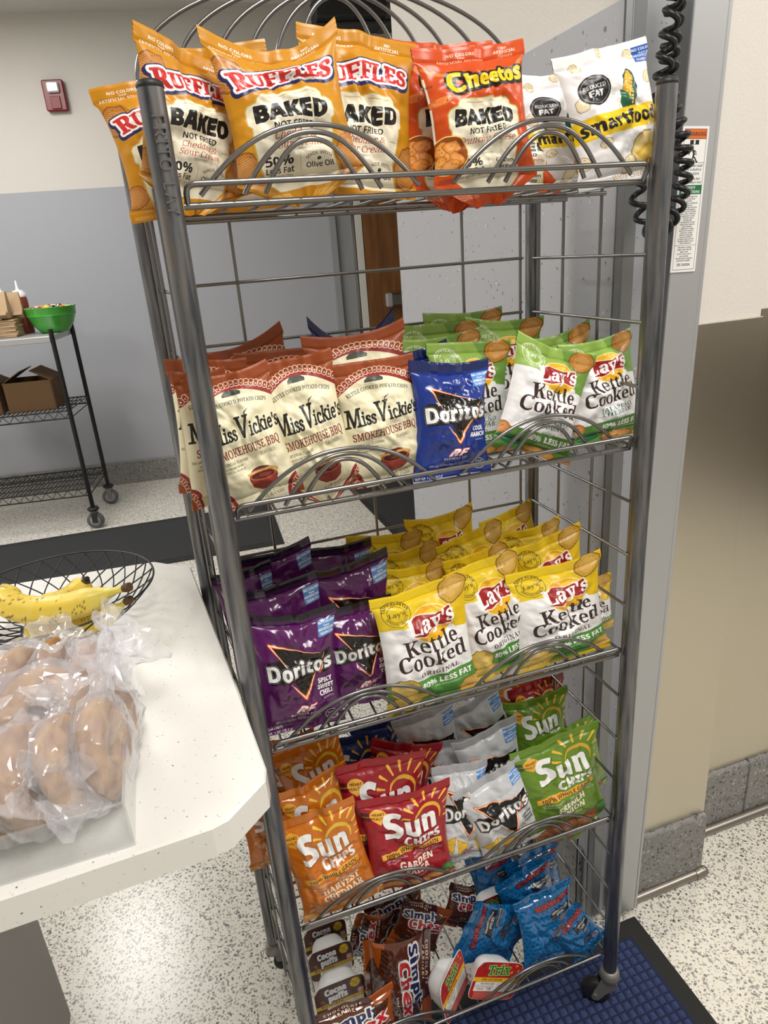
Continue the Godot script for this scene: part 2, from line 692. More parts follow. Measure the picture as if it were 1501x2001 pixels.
func build_divider():
	var w = struct("wall_divider", box(Vector3(0.315, CEIL, 1.015)), M.wall_cream, Vector3(0.8725, CEIL / 2, -0.7125), Vector3.ZERO, "wing wall beside the rack, cream above a grey speckled panel", "wall")
	var o: Vector3 = w.position
	part(w, "laminate_panel", box(Vector3(0.016, 1.85, 1.025), 0.001), M.laminate, Vector3(0.707, 0.925, -0.7125) - o)
	part(w, "end_panel", box(Vector3(0.1, 1.85, 0.014), 0.001), M.laminate, Vector3(0.752, 0.925, -0.1985) - o)
	part(w, "steel_panel", box(Vector3(0.19, 1.176, 0.006), 0.001), M.steel, Vector3(0.936, 0.779, -0.2015) - o)
	part(w, "steel_return", box(Vector3(0.004, 1.176, 0.1), 0.001), M.steel, Vector3(1.0325, 0.779, -0.252) - o)
	struct("baseboard_divider", box(Vector3(0.23, 0.19, 0.02), 0.005), M.base, Vector3(0.917, 0.095, -0.195), Vector3.ZERO, "grey speckled terrazzo baseboard at the end of the wing wall", "baseboard")
	struct("baseboard_wing", box(Vector3(0.012, 0.19, 1.0), 0.003), M.base, Vector3(0.692, 0.095, -0.715), Vector3.ZERO, "grey speckled baseboard along the wing wall behind the rack", "baseboard")
	var cove := tube([Vector3(-0.105, 0, 0), Vector3(0.115, 0, 0)], 0.012, 12)
	var cv = struct("trim_2", cove, M.cove, Vector3(0.915, 0.011, -0.181), Vector3.ZERO, "rounded metal cove strip at the floor by the wing wall", "trim")
	var ball := SphereMesh.new()
	ball.radius = 0.0135
	ball.height = 0.027
	ball.radial_segments = 16
	ball.rings = 8
	part(cv, "corner_cap", ball, M.cove, Vector3(0.117, 0.001, 0))
	part(cv, "cap_sleeve", tube([Vector3(0.092, 0, 0), Vector3(0.117, 0, 0)], 0.0135, 12), M.cove)
	# the steel clad wall on the right, set back
	var s = struct("wall_service", box(Vector3(2.56, CEIL, 0.15)), M.wall_cream, Vector3(2.311, CEIL / 2, -0.378), Vector3.ZERO, "right wall, cream above brushed steel sheets", "wall")
	o = s.position
	for i in 3:
		part(s, "steel_panel", box(Vector3(0.855, 1.176, 0.005), 0.001), M.steel, Vector3(1.463 + 0.857 * i, 0.779, -0.3005) - o)
	var bd = struct("baseboard_service", box(Vector3(2.55, 0.03, 0.012)), M.base, Vector3(2.312, 0.02, -0.297), Vector3.ZERO, "grey speckled terrazzo baseboard under the steel sheets", "baseboard")
	for k in [[1.035, 1.262], [1.2645, 1.66], [1.6625, 2.06], [2.0625, 2.46], [2.4625, 2.86], [2.8625, 3.26]]:
		part(bd, "baseboard_tile", box(Vector3(k[1] - k[0], 0.19, 0.018), 0.005), M.base, Vector3((k[0] + k[1]) / 2, 0.095, -0.294) - bd.position)
	struct("trim_3", tube([Vector3(1.035, 0.012, -0.278), Vector3(3.58, 0.012, -0.278)], 0.013, 12), M.cove, Vector3.ZERO, Vector3.ZERO, "metal cove strip at the floor under the steel sheets", "trim")
	# guide rail of the roll-down door
	var g = thing("door_guide_rail", "upright aluminium guide rail of a roll-down door right of the rack", "rail", Vector3(0.766, 0, -0.15))
	g.rotation.z = -0.0238
	part(g, "face_plate", box(Vector3(0.062, CEIL - 0.06, 0.004), 0.0015), M.rail, Vector3(0.002, CEIL / 2, 0))
	part(g, "edge_bead", box(Vector3(0.008, CEIL - 0.06, 0.012), 0.002), M.rail, Vector3(0.035, CEIL / 2, -0.003))
	part(g, "back_plate", box(Vector3(0.004, CEIL - 0.06, 0.03), 0.0015), M.channel, Vector3(-0.027, CEIL / 2, -0.017))
	var ch = thing("door_guide_channel", "grey steel channel standing against the end of the wing wall", "channel", Vector3(0.703, 0, -0.176))
	part(ch, "web", box(Vector3(0.022, CEIL - 0.06, 0.004), 0.001), M.channel, Vector3(0, CEIL / 2, 0.008))
	part(ch, "flange", box(Vector3(0.004, CEIL - 0.06, 0.016), 0.001), M.channel, Vector3(0.009, CEIL / 2, -0.002))
	part(ch, "flange", box(Vector3(0.004, CEIL - 0.06, 0.016), 0.001), M.channel, Vector3(-0.009, CEIL / 2, -0.002))


func build_floor_mats():
	var t = thing("entrance_mat", "blue waffle-ribbed floor mat with a black rubber border under the rack", "mat", Vector3(0.475, 0, 0.3))
	part(t, "border", box(Vector3(0.65, 0.007, 0.89), 0.003), M.mat_edge, Vector3(0, 0.0045, 0))
	part(t, "carpet_field", box(Vector3(0.57, 0.006, 0.81), 0.003), M.mat_base, Vector3(0, 0.007, 0))
	var st := SurfaceTool.new()
	st.begin(Mesh.PRIMITIVE_TRIANGLES)
	var r := RandomNumberGenerator.new()
	r.seed = 77
	var pitch := 0.0185
	for i in 30:
		for j in 43:
			var c := Vector3(-0.268 + pitch * i, 0.0098, -0.39 + pitch * j) + Vector3(r.randf_range(-1, 1), 0, r.randf_range(-1, 1)) * 0.0006
			var a := 0.0072
			var b := 0.0046
			var hh := 0.0055 + r.randf_range(-0.0006, 0.0006)
			var lo := []
			var up := []
			for k in [[1, 1], [1, -1], [-1, -1], [-1, 1]]:
				lo.append(c + Vector3(k[0] * a, 0, k[1] * a))
				up.append(c + Vector3(k[0] * b, hh, k[1] * b))
			for k in 4:
				quad(st, lo[k], lo[(k + 1) % 4], up[(k + 1) % 4], up[k], false, 1)
			quad(st, up[0], up[1], up[2], up[3], false, 1)
	st.generate_normals()
	var nubs = part(t, "waffle_nubs", st.commit(), M.mat_blue)
	nubs.set_meta("kind", "stuff")
	var k1 = thing("runner_mat", "black ribbed runner mat on the floor in front of the wire cart", "mat", Vector3(-1.55, 0, -3.32), -0.06)
	part(k1, "border", box(Vector3(4.1, 0.006, 0.74), 0.003), M.mat_edge, Vector3(0, 0.004, 0))
	part(k1, "ribbed_field", box(Vector3(4.0, 0.006, 0.64), 0.002), M.carpet, Vector3(0, 0.006, 0))
	var k2 = thing("runner_mat", "black runner mat lying before the brown door", "mat", Vector3(1.55, 0, -2.95), 0.0)
	part(k2, "border", box(Vector3(0.95, 0.006, 1.9), 0.003), M.mat_edge, Vector3(0, 0.004, 0))
	part(k2, "ribbed_field", box(Vector3(0.87, 0.006, 1.82), 0.002), M.carpet, Vector3(0, 0.006, 0))


# ---------------------------------------------------------------- the rack
func build_rack():
	var t = thing("snack_rack", "tall wheeled grey metal wire rack full of snack bags", "rack")
	var posts := [Vector3(0, 0.1, 0), Vector3(RACK_W, 0.1, 0), Vector3(-0.027, 0.1, -RACK_D), Vector3(RACK_W + 0.002, 0.1, -RACK_D)]
	for i in 4:
		var c := CylinderMesh.new()
		c.top_radius = 0.0132
		c.bottom_radius = 0.0132
		c.height = 1.6
		c.radial_segments = 28
		var p = part(t, "post", c, M.post, posts[i] + Vector3(0, 0.8, 0))
		part(p, "post_cap", lathe([Vector2(0, 0.8055), Vector2(0.009, 0.805), Vector2(0.0128, 0.803), Vector2(0.0137, 0.8005), Vector2(0.0137, 0.798), Vector2(0.013, 0.797)], 24), M.cap)
		if i == 0:
			part(p, "lettering", post_letters(), M.wire)
		caster(t, posts[i], [0.4, 2.5, 0.8, 2.2][i])
	var x0 := 0.019
	var x1 := RACK_W - 0.019
	var back := -RACK_D + 0.012
	# back grid
	var g := Node3D.new()
	g.name = "back_grid"
	t.add_child(g)
	for x in [0.006, 0.098, 0.29, 0.48, 0.59]:
		bar(g, "upright_wire", Vector3(x, 0.13, back), Vector3(x, 1.77, back), 0.0026, M.wire)
	for k in 5:
		for j in 4:
			var y: float = SHELF_Y[k] + 0.0905 * j - 0.36
			if y > 0.12:
				bar(g, "cross_wire", Vector3(-0.004, y, back + 0.004), Vector3(0.592, y, back + 0.004), 0.0026, M.wire)
	bar(g, "top_rail", Vector3(0.0, 1.77, back), Vector3(0.596, 1.77, back), 0.0034, M.wire)
	for a in [[0.288, 0.125], [0.234, 0.121], [0.181, 0.117], [0.136, 0.112], [0.095, 0.108], [0.06, 0.104]]:
		var pts := arc_points(Vector3(0.29, 1.77, back), a[0], a[1], PI, 0.0, 40)
		part(g, "header_arc", tube(pts, 0.0031, 8), M.wire)
	# side grids
	for s in [0, 1]:
		var sg := Node3D.new()
		sg.name = "side_grid"
		t.add_child(sg, true)
		var xf: float = [0.0, RACK_W][s]
		var xb: float = [-0.022, RACK_W][s]
		for z in [-0.021, -0.126, -0.226, -0.304]:
			var x := lerpf(xf, xb, -z / RACK_D)
			bar(sg, "upright_wire", Vector3(x, 0.13, z), Vector3(x, 1.62, z), 0.0026, M.wire)
		for k in 5:
			for j in 4:
				var y: float = SHELF_Y[k] + 0.0905 * j - 0.362
				if y > 0.12:
					bar(sg, "cross_wire", Vector3(xf + 0.004 * (1 - 2 * s), y, -0.012), Vector3(xb + 0.004 * (1 - 2 * s), y, -RACK_D + 0.012), 0.0026, M.wire)
	# shelves
	var lean := Vector3(0, 0.0205, 0.0125)
	var lean_n := Vector3(0, 1, 0.16).normalized()
	for k in 5:
		var y: float = SHELF_Y[k]
		var sh := Node3D.new()
		sh.name = "shelf"
		t.add_child(sh, true)
		sh.position = Vector3(0, y, 0)
		bar(sh, "front_bar", Vector3(x0 - 0.004, 0, -0.0125), Vector3(x1 + 0.004, 0, -0.0125), 0.0038, M.wire, 14)
		bar(sh, "middle_bar", Vector3(x0 - 0.012, -0.005, -0.11), Vector3(x1 + 0.014, -0.005, -0.11), 0.003, M.wire)
		bar(sh, "middle_bar", Vector3(x0 - 0.016, -0.005, -0.21), Vector3(x1 + 0.014, -0.005, -0.21), 0.003, M.wire)
		bar(sh, "back_bar", Vector3(x0 - 0.02, 0, -0.305), Vector3(x1 + 0.014, 0, -0.305), 0.0035, M.wire)
		for i in 16:
			var x := lerpf(x0 + 0.012, x1 - 0.012, i / 15.0)
			bar(sh, "shelf_wire", Vector3(x, 0.001, -0.009), Vector3(x, 0.001, -0.306), 0.0019, M.wire, 8)
		# front guard rail, bent down at both ends
		var zr := 0.0
		var yr := 0.0205
		var rail := [Vector3(x0, 0.0, -0.0125), Vector3(x0, 0, -0.0125) + lean * 0.6]
		rail += [Vector3(x0 + 0.0012, 0, -0.0125) + lean * 0.82, Vector3(x0 + 0.005, 0, -0.0125) + lean * 0.96, Vector3(x0 + 0.01, yr, zr)]
		rail += [Vector3(x1 - 0.01, yr, zr), Vector3(x1 - 0.005, 0, -0.0125) + lean * 0.96, Vector3(x1 - 0.0012, 0, -0.0125) + lean * 0.82]
		rail += [Vector3(x1, 0, -0.0125) + lean * 0.6, Vector3(x1, 0.0, -0.0125)]
		part(sh, "guard_rail", tube(rail, 0.0033, 10), M.wire)
		for cx in [0.159, 0.453]:
			for a in [[0.1185, 0.057], [0.0735, 0.05], [0.051, 0.043]]:
				var pts := []
				var c := Vector3(cx, yr - 0.004, zr - 0.006)
				# straight foot below the rail, then the bow
				for i in 29:
					var f := -1.0 + 2.0 * i / 28.0
					var rise: float = 1.0 - pow(absf(f), 2.2)
					pts.append(c + Vector3(f * a[0], 0, 0) + lean_n * (rise * a[1] * 1.0))
				var dir: Vector3 = (pts[0] - pts[1]).normalized()
				var dir2: Vector3 = (pts[-1] - pts[-2]).normalized()
				pts.push_front(pts[0] + dir * 0.01)
				pts.append(pts[-1] + dir2 * 0.01)
				part(sh, "guard_arc", tube(pts, 0.0028, 8), M.wire)


func post_letters() -> ArrayMesh:
	# FRITO LAY struck into the post, read from top to bottom
	var st := SurfaceTool.new()
	var s := "FRITO LAY"
	var y := 0.775
	for i in s.length():
		if s[i] == " ":
			y -= 0.008
			continue
		var tm := TextMesh.new()
		tm.text = s[i]
		tm.font = fonts["s"]
		tm.font_size = 32
		tm.pixel_size = 0.0125 / 24.0
		tm.depth = 0.0036
		tm.curve_step = 2.0
		var adv := 0.0115 if s[i] != "I" else 0.007
		var b := Basis(Vector3(0, -1, 0), Vector3(1, 0, 0), Vector3(0, 0, 1))
		var tf := Transform3D(Basis(Vector3.UP, 0.12) * b, Vector3.ZERO)
		tf.origin = Basis(Vector3.UP, 0.12) * Vector3(0, 0, 0.0128) + Vector3(0, y - adv / 2, 0)
		st.append_from(tm, 0, tf)
		y -= adv
	return st.commit()


func caster(parent, at: Vector3, turn: float):
	var c := Node3D.new()
	c.name = "caster"
	parent.add_child(c, true)
	c.position = Vector3(at.x, 0, at.z)
	c.rotation.y = turn
	part(c, "collar", lathe([Vector2(0.0133, 0.112), Vector2(0.017, 0.11), Vector2(0.0185, 0.104), Vector2(0.02, 0.098), Vector2(0.0205, 0.09), Vector2(0.014, 0.084), Vector2(0.0, 0.083)], 24), M.caster)
	for s in [-1, 1]:
		var outline := PackedVector2Array([Vector2(-0.016, 0.088), Vector2(0.016, 0.088), Vector2(0.028, 0.055), Vector2(0.034, 0.034), Vector2(0.03, 0.026), Vector2(0.02, 0.026), Vector2(0.006, 0.05), Vector2(-0.012, 0.07)])
		var turned := PackedVector2Array()
		for p in outline:
			turned.append(Vector2(p.x, -p.y))
		part(c, "fork_plate", prism(turned, -0.0012, 0.0012), M.caster, Vector3(0, 0, 0.0135 * s), Vector3(PI / 2, 0, 0))
	var w = part(c, "wheel", lathe([Vector2(0.0, -0.011), Vector2(0.018, -0.011), Vector2(0.027, -0.009), Vector2(0.0295, -0.005), Vector2(0.0298, 0.0), Vector2(0.0295, 0.005), Vector2(0.027, 0.009), Vector2(0.018, 0.011), Vector2(0.0, 0.011)], 28), M.rubber, Vector3(0.026, 0.0395, 0), Vector3(PI / 2, 0, 0))
	part(w, "axle_bolt", lathe([Vector2(0, -0.017), Vector2(0.005, -0.017), Vector2(0.005, 0.017), Vector2(0, 0.017)], 6, -1), M.caster)


# ---------------------------------------------------------------- the counter
func build_counter():
	var y := COUNTER_Y
	var t = thing("counter", "white speckled stone counter with clipped corners over a grey cabinet", "counter")
	var outline := PackedVector2Array([Vector2(-0.115, -0.487), Vector2(-0.05, -0.425), Vector2(-0.0215, -0.03), Vector2(-0.0085, 0.178), Vector2(-0.0125, 0.197), Vector2(-0.058, 0.238), Vector2(-0.075, 0.243), Vector2(-1.5, 0.305), Vector2(-1.5, -0.62)])
	part(t, "worktop", prism(outline, y - 0.04, y, 0.003), M.counter)
	part(t, "cabinet", box(Vector3(1.03, y - 0.14, 0.55), 0.003), M.cabinet, Vector3(-0.967, (y - 0.04 + 0.1) / 2, -0.06))
	part(t, "end_trim", box(Vector3(0.012, 0.3, 0.05), 0.002), M.cabinet, Vector3(-0.445, y - 0.2, -0.3))
	part(t, "plinth", box(Vector3(1.0, 0.1, 0.5), 0.002), M.dark_gap, Vector3(-0.97, 0.051, -0.06))


# ---------------------------------------------------------------- what is printed on the packs
const BW := 560
const BH := 800

func bag_material(kind: String, art: Art, back: Color, rough: float, coat := 0.0):
	var m := StandardMaterial3D.new()
	m.albedo_texture = art.texture()
	m.texture_repeat = false
	m.roughness = rough
	m.metallic_specular = 0.5
	m.heightmap_enabled = true
	m.heightmap_scale = 0.12
	m.heightmap_texture = crinkle
	if coat > 0.0:
		m.clearcoat_enabled = true
		m.clearcoat = coat
		m.clearcoat_roughness = 0.12
	bag_front[kind] = m
	var b := mat(back, rough)
	bag_back[kind] = b


func white(v := 255) -> Color:
	return Color8(v, v, v)


func no_colors_box(a: Art, x: float, y: float, bg: Color, ink: Color):
	a.rect(x, y, 108, 92, bg)
	a.t("NO COLORS", x + 54, y + 24, 19, ink)
	a.t("from", x + 54, y + 42, 15, ink)
	a.t("ARTIFICIAL", x + 54, y + 62, 19, ink)
	a.t("SOURCES", x + 54, y + 84, 19, ink)


func baked_panel(a: Art, bg: Color, flavour: Array, cream: Color):
	# the cream label with a raised tab that widens towards the foot
	a.poly([[150, 352], [168, 336], [400, 336], [418, 352], [424, 372], [452, 384], [462, 404], [462, 470], [446, 486], [440, 560], [420, 640], [426, 700], [440, 752], [140, 752], [112, 640], [104, 560], [108, 486], [94, 470], [94, 404], [104, 384], [140, 372]], c8(205, 176, 90))
	a.poly([[154, 355], [170, 341], [398, 341], [414, 355], [420, 376], [447, 388], [457, 406], [457, 468], [441, 484], [435, 560], [415, 640], [421, 700], [434, 752], [146, 752], [118, 640], [110, 560], [114, 484], [99, 468], [99, 406], [109, 388], [145, 376]], cream)
	a.rect(190, 356, 90, 3, c8(200, 168, 80))
	a.rect(300, 356, 90, 3, c8(200, 168, 80))
	a.t("BAKED", 279, 468, 104, c8(28, 25, 26), {"bold": 4.0, "sx": 0.94, "out": [[4.0, c8(247, 238, 205)]]})
	a.t("NOT FRIED", 280, 514, 36, c8(34, 30, 30), {"f": "s", "bold": 0.8})
	a.t(flavour[0], 280, 556, 40, c8(176, 60, 44), {"f": "e", "shear": 0.28, "sx": 0.92})
	a.t(flavour[1], 280, 596, 40, c8(176, 60, 44), {"f": "e", "shear": 0.28, "sx": 0.92})
	a.rect(122, 545, 36, 2, c8(120, 100, 70))
	a.rect(398, 545, 30, 2, c8(120, 100, 70))
	a.t("FLAVORED", 280, 614, 14, c8(90, 80, 70), {"f": "s"})
	a.t("50%", 196, 672, 58, c8(30, 28, 28), {"bold": 0.5})
	a.t("Less Fat", 196, 704, 32, c8(30, 28, 28), {"f": "s", "bold": 0.8})
	a.t("than regular chips", 196, 720, 13, c8(90, 84, 76), {"f": "s"})
	a.rect(278, 640, 2, 70, c8(180, 170, 130))


func ridged_chip(a: Art, cx: float, cy: float, rx: float, ry: float, rot: float, sd: int):
	a.chip(cx, cy, rx, ry, c8(206, 138, 62), sd, rot, 8)
	var d := Vector2(1, 0).rotated(deg_to_rad(rot))
	var n := d.orthogonal()
	var k := -ry * 0.8
	while k < ry * 0.8:
		var half := rx * 0.85 * sqrt(maxf(0.0, 1.0 - pow(k / ry, 2.0)))
		var p := Vector2(cx, cy) + n * k
		a.stroke([[p.x - d.x * half, p.y - d.y * half], [p.x + d.x * half, p.y + d.y * half]], 3.0, c8(172, 102, 40))
		k += 10.0


func make_print():
	var a: Art
	var cream := c8(240, 232, 208)
	# gold bag of ridged baked chips
	a = Art.new(BW, BH, c8(204, 140, 24), fonts)
	ridged_chip(a, 70, 225, 64, 88, 30, 3)
	ridged_chip(a, 500, 640, 70, 110, 20, 4)
	ridged_chip(a, 60, 650, 60, 70, -20, 5)
	a.t("NO COLORS", 150, 88, 20, white())
	a.t("from", 150, 103, 13, white())
	a.t("ARTIFICIAL SOURCES", 150, 122, 19, white())
	a.t("NO", 400, 78, 17, white())
	a.t("ARTIFICIAL", 400, 98, 20, white())
	a.t("Flavors", 400, 118, 20, white(), {"f": "e", "shear": 0.25})
	a.t("RUFFLES", 284, 268, 104, c8(206, 44, 44), {"f": "eb", "rot": -5.0, "sx": 0.86, "bold": 3.0, "arc": 900.0, "grow": [1.12, 0.9, 0.94, 0.98, 1.0, 0.98, 1.0], "out": [[20.0, c8(40, 40, 92), -2.0, 9.0], [17.0, c8(40, 40, 92)], [11.0, white(250)]]})
	baked_panel(a, c8(214, 145, 32), ["Cheddar &", "Sour Cream"], cream)
	a.t("MADE WITH", 356, 650, 20, c8(50, 46, 44), {"f": "s", "arc": 70.0})
	a.oval(356, 668, 9, 7, c8(50, 46, 44), -30)
	a.t("Olive Oil", 356, 704, 30, c8(40, 36, 36), {"f": "s", "bold": 0.6})
	a.t("POTATO CRISPS", 118, 775, 24, c8(250, 214, 130), {"f": "s", "sx": 0.8})
	a.t("NET WT. 0.8 OZ (22.6 g)", 440, 775, 18, c8(250, 214, 130), {"f": "s", "sx": 0.8})
	bag_material("ruf", a, c8(192, 130, 22), 0.34)
	# orange bag of baked cheese puffs
	a = Art.new(BW, BH, c8(206, 76, 18), fonts)
	a.rect(0, 200, 40, 420, c8(242, 238, 222))
	a.t("Not Fried", 24, 250, 18, c8(40, 36, 34), {"f": "s"})
	a.t("NO COLORS", 230, 82, 21, c8(252, 224, 206))
	a.t("from", 230, 98, 13, c8(252, 224, 206))
	a.t("ARTIFICIAL SOURCES", 230, 118, 20, c8(252, 224, 206))
	a.t("NO", 430, 68, 17, c8(252, 224, 206))
	a.t("ARTIFICIAL", 430, 88, 20, c8(252, 224, 206))
	a.t("Flavors", 430, 108, 20, c8(252, 224, 206), {"f": "e", "shear": 0.25})
	for q in [[90, 180, 70, 16, 28], [500, 150, 40, 16, -40], [80, 330, 60, 26, -10]]:
		a.chip(q[0], q[1], q[2], q[3], c8(228, 112, 36), 11 + q[0], q[4])
	a.t("Cheetos", 320, 268, 108, c8(252, 206, 30), {"f": "sb", "rot": -9.0, "sx": 0.9, "bold": 3.5, "shear": 0.08, "grow": [1.35, 1.0, 0.9, 0.92, 1.0, 0.95, 1.05], "out": [[11.0, c8(26, 20, 18)], [13.0, c8(26, 20, 18), 3.0, 7.0]]})
	baked_panel(a, c8(226, 82, 28), ["Crunchy Cheese", ""], cream)
	a.hoop(92, 600, 96, 6, c8(250, 214, 120))
	a.oval(92, 600, 90, 90, c8(150, 70, 22))
	for q in [[60, 570], [110, 560], [90, 610], [130, 620], [56, 640], [100, 650]]:
		a.chip(q[0], q[1], 46, 30, c8(236, 150, 60), 23 + q[0] + q[1], q[0] * 1.7)
	a.t("Gluten", 360, 668, 32, c8(30, 28, 28), {"f": "s", "bold": 0.8})
	a.t("Free", 360, 702, 32, c8(30, 28, 28), {"f": "s", "bold": 0.8})
	a.t("CHEESE FLAVORED SNACKS", 110, 768, 20, c8(252, 214, 190), {"f": "s", "sx": 0.7})
	bag_material("che", a, c8(190, 68, 16), 0.32)
	# white popcorn bag
	a = Art.new(BW, BH, c8(240, 238, 238), fonts)
	for q in [[120, 120, 34, 26], [260, 60, 30, 22], [420, 110, 36, 28], [500, 250, 44, 34], [90, 330, 44, 36], [60, 640, 46, 36], [300, 690, 50, 38], [180, 560, 36, 28], [500, 720, 40, 30]]:
		a.chip(q[0], q[1], q[2], q[3], c8(236, 218, 178), 31 + q[0], q[0], 9)
	no_colors_box(a, 440, 76, c8(44, 92, 176), white(236))
	a.oval(170, 268, 84, 84, c8(30, 28, 30))
	a.hoop(170, 268, 74, 3, c8(170, 168, 168))
	a.t("REDUCED", 170, 258, 27, white(232), {"f": "s", "bold": 0.6})
	a.t("FAT", 170, 304, 46, white(240), {"bold": 0.8})
	a.poly([[300, 330], [330, 230], [372, 190], [404, 220], [410, 300], [370, 410], [330, 420]], c8(30, 84, 60))
	a.oval(338, 300, 26, 104, c8(220, 164, 48), 20)
	for i in 9:
		for j in 3:
			a.oval(318 + j * 17 + i * 4.4 - 4, 376 - i * 18 + j * 5, 6.5, 7.5, c8(246, 202, 84))
	a.poly([[296, 420], [284, 370], [300, 300], [330, 330], [345, 400], [330, 425]], c8(40, 104, 70))
	a.poly([[-10, 410], [570, 392], [570, 512], [-10, 530]], c8(246, 208, 30))
	a.t("smartfood", 282, 494, 98, c8(30, 28, 30), {"bold": 2.0, "sx": 0.92, "rot": -2.0})
	a.chip(400, 630, 78, 92, c8(240, 214, 140), 55, 20)
	a.poly([[340, 650], [420, 600], [470, 640], [400, 710]], c8(226, 184, 70))
	a.poly([[360, 660], [420, 620], [446, 642], [390, 692]], c8(240, 206, 104))
	a.t("WHITE CHEDDAR", 330, 762, 36, c8(196, 160, 116), {"f": "s", "bold": 0.5, "sx": 0.9})
	bag_material("sma", a, c8(226, 224, 224), 0.33)
	# cream and rust bag of kettle chips with a lace border
	var rust := c8(150, 70, 28)
	a = Art.new(BW, BH, c8(240, 233, 200), fonts)
	a.rect(0, 0, BW, 130, rust)
	var edge := []
	for i in 21:
		var f := i / 20.0
		edge.append([f * BW, 236.0 - 118.0 * sin(PI * f)])
	a.poly([[0, 0], [BW, 0]] + edge_reversed(edge), rust)
	a.stroke(edge, 22, c8(150, 44, 40))
	for i in range(0, 20):
		var e: Array = edge[i]
		a.hoop(e[0] + 14, e[1] - 24, 20, 4, c8(244, 214, 196))
		a.oval(e[0] + 14, e[1] - 20, 5, 5, c8(244, 214, 196))
	a.t("KETTLE COOKED POTATO CHIPS", 280, 206, 30, c8(56, 46, 40), {"f": "eb", "arc": 560.0, "sx": 0.8})
	a.poly([[216, 150], [240, 130], [300, 126], [330, 144], [326, 160], [214, 164]], c8(70, 74, 66))
	a.t("MissVickie's", 282, 400, 108, c8(30, 28, 28), {"f": "e", "shear": 0.22, "sx": 0.74, "bold": 3.0, "rot": -4.0, "grow": [1.35, 0.95, 0.9, 0.9, 1.5, 0.9, 0.9, 1.0, 0.9, 0.9, 0.9, 0.9]})
	a.stroke([[300, 296], [312, 264], [340, 248]], [4, 7, 2], c8(30, 28, 28))
	a.t("SMOKEHOUSE BBQ", 282, 486, 62, c8(134, 50, 36), {"f": "e", "sx": 0.74, "bold": 1.0, "rot": -4.0})
	a.t("FLAVORED", 392, 516, 25, c8(80, 64, 54), {"f": "e", "sx": 0.8, "rot": -4.0})
	a.t("NO ARTIFICIAL FLAVORS", 150, 532, 21, c8(60, 52, 46), {"f": "eb", "sx": 0.78, "rot": -3.0})
	a.t("NO COLORS FROM", 150, 556, 17, c8(60, 52, 46), {"f": "eb", "sx": 0.8, "rot": -3.0})
	a.t("ARTIFICIAL SOURCES", 150, 576, 17, c8(60, 52, 46), {"f": "eb", "sx": 0.8, "rot": -3.0})
	a.oval(318, 640, 92, 62, c8(112, 36, 28))
	a.poly([[226, 630], [410, 630], [396, 690], [350, 720], [290, 720], [240, 690]], c8(142, 50, 36))
	a.oval(318, 626, 90, 34, c8(176, 96, 66))
	a.oval(318, 630, 76, 24, c8(88, 26, 20))
	a.oval(330, 632, 44, 12, c8(140, 52, 36))
	a.stroke([[220, 612], [300, 604], [380, 600], [410, 616]], [14, 12, 16, 26], c8(214, 170, 96))
	a.t("made with", 330, 746, 26, c8(70, 56, 46), {"f": "e", "shear": 0.3, "rot": -4.0})
	a.t("LOVE & CARE", 330, 772, 25, c8(70, 56, 46), {"f": "e", "rot": -4.0})
	for s in [0, 1]:
		var cx: float = s * BW
		a.oval(cx, 790, 132, 128, c8(150, 44, 40))
		a.oval(cx, 790, 112, 108, rust)
		for i in 8:
			var an := PI * (0.5 * i / 7.0) if s == 1 else PI * 0.5 * i / 7.0
			var d := Vector2(cos(an), -sin(an)) * 94
			a.hoop(cx + (d.x if s == 0 else -d.x), 790 + d.y, 15, 3, c8(244, 214, 196))
	bag_material("mis", a, c8(196, 176, 140), 0.42)
	# tortilla chip bags with a black and fiery triangle
	tortilla("dob", c8(22, 52, 140), c8(14, 32, 92), white(244), ["COOL", "RANCH"], c8(92, 148, 220), white(), 0.22, white(238))
	tortilla("dop", c8(86, 26, 88), c8(62, 18, 68), white(240), ["SPICY", "SWEET", "CHILI"], c8(92, 140, 200), white(), 0.2, white(236))
	tortilla("dow", c8(206, 208, 212), c8(176, 178, 184), white(244), ["LESS FAT", "NACHO", "CHEESE"], c8(90, 146, 214), white(), 0.24, c8(70, 70, 74))
	kettle("lag", c8(150, 184, 84), c8(74, 124, 44), c8(84, 136, 54), ["JALAPEÑO", "CHEDDAR", "FLAVORED"], c8(52, 104, 84))
	kettle("lay", c8(234, 202, 34), c8(220, 176, 20), c8(82, 146, 60), ["ORIGINAL"], c8(66, 46, 40))
	sun("har", c8(206, 114, 24), ["HARVEST", "CHEDDAR"], c8(250, 208, 70), c8(240, 172, 60), 0.2)
	sun("gar", c8(160, 26, 40), ["GARDEN", "SALSA"], c8(250, 196, 60), c8(244, 186, 66), 0.26)
	sun("fre", c8(104, 140, 42), ["FRENCH", "ONION"], c8(240, 186, 60), c8(240, 172, 60), 0.26)
	sun("blu", c8(32, 64, 128), ["ORIGINAL"], c8(246, 206, 60), c8(244, 186, 66), 0.26)
	cereal_bag()
	cookie_bag()
	lids()


func edge_reversed(e: Array) -> Array:
	var r := e.duplicate()
	r.reverse()
	return r


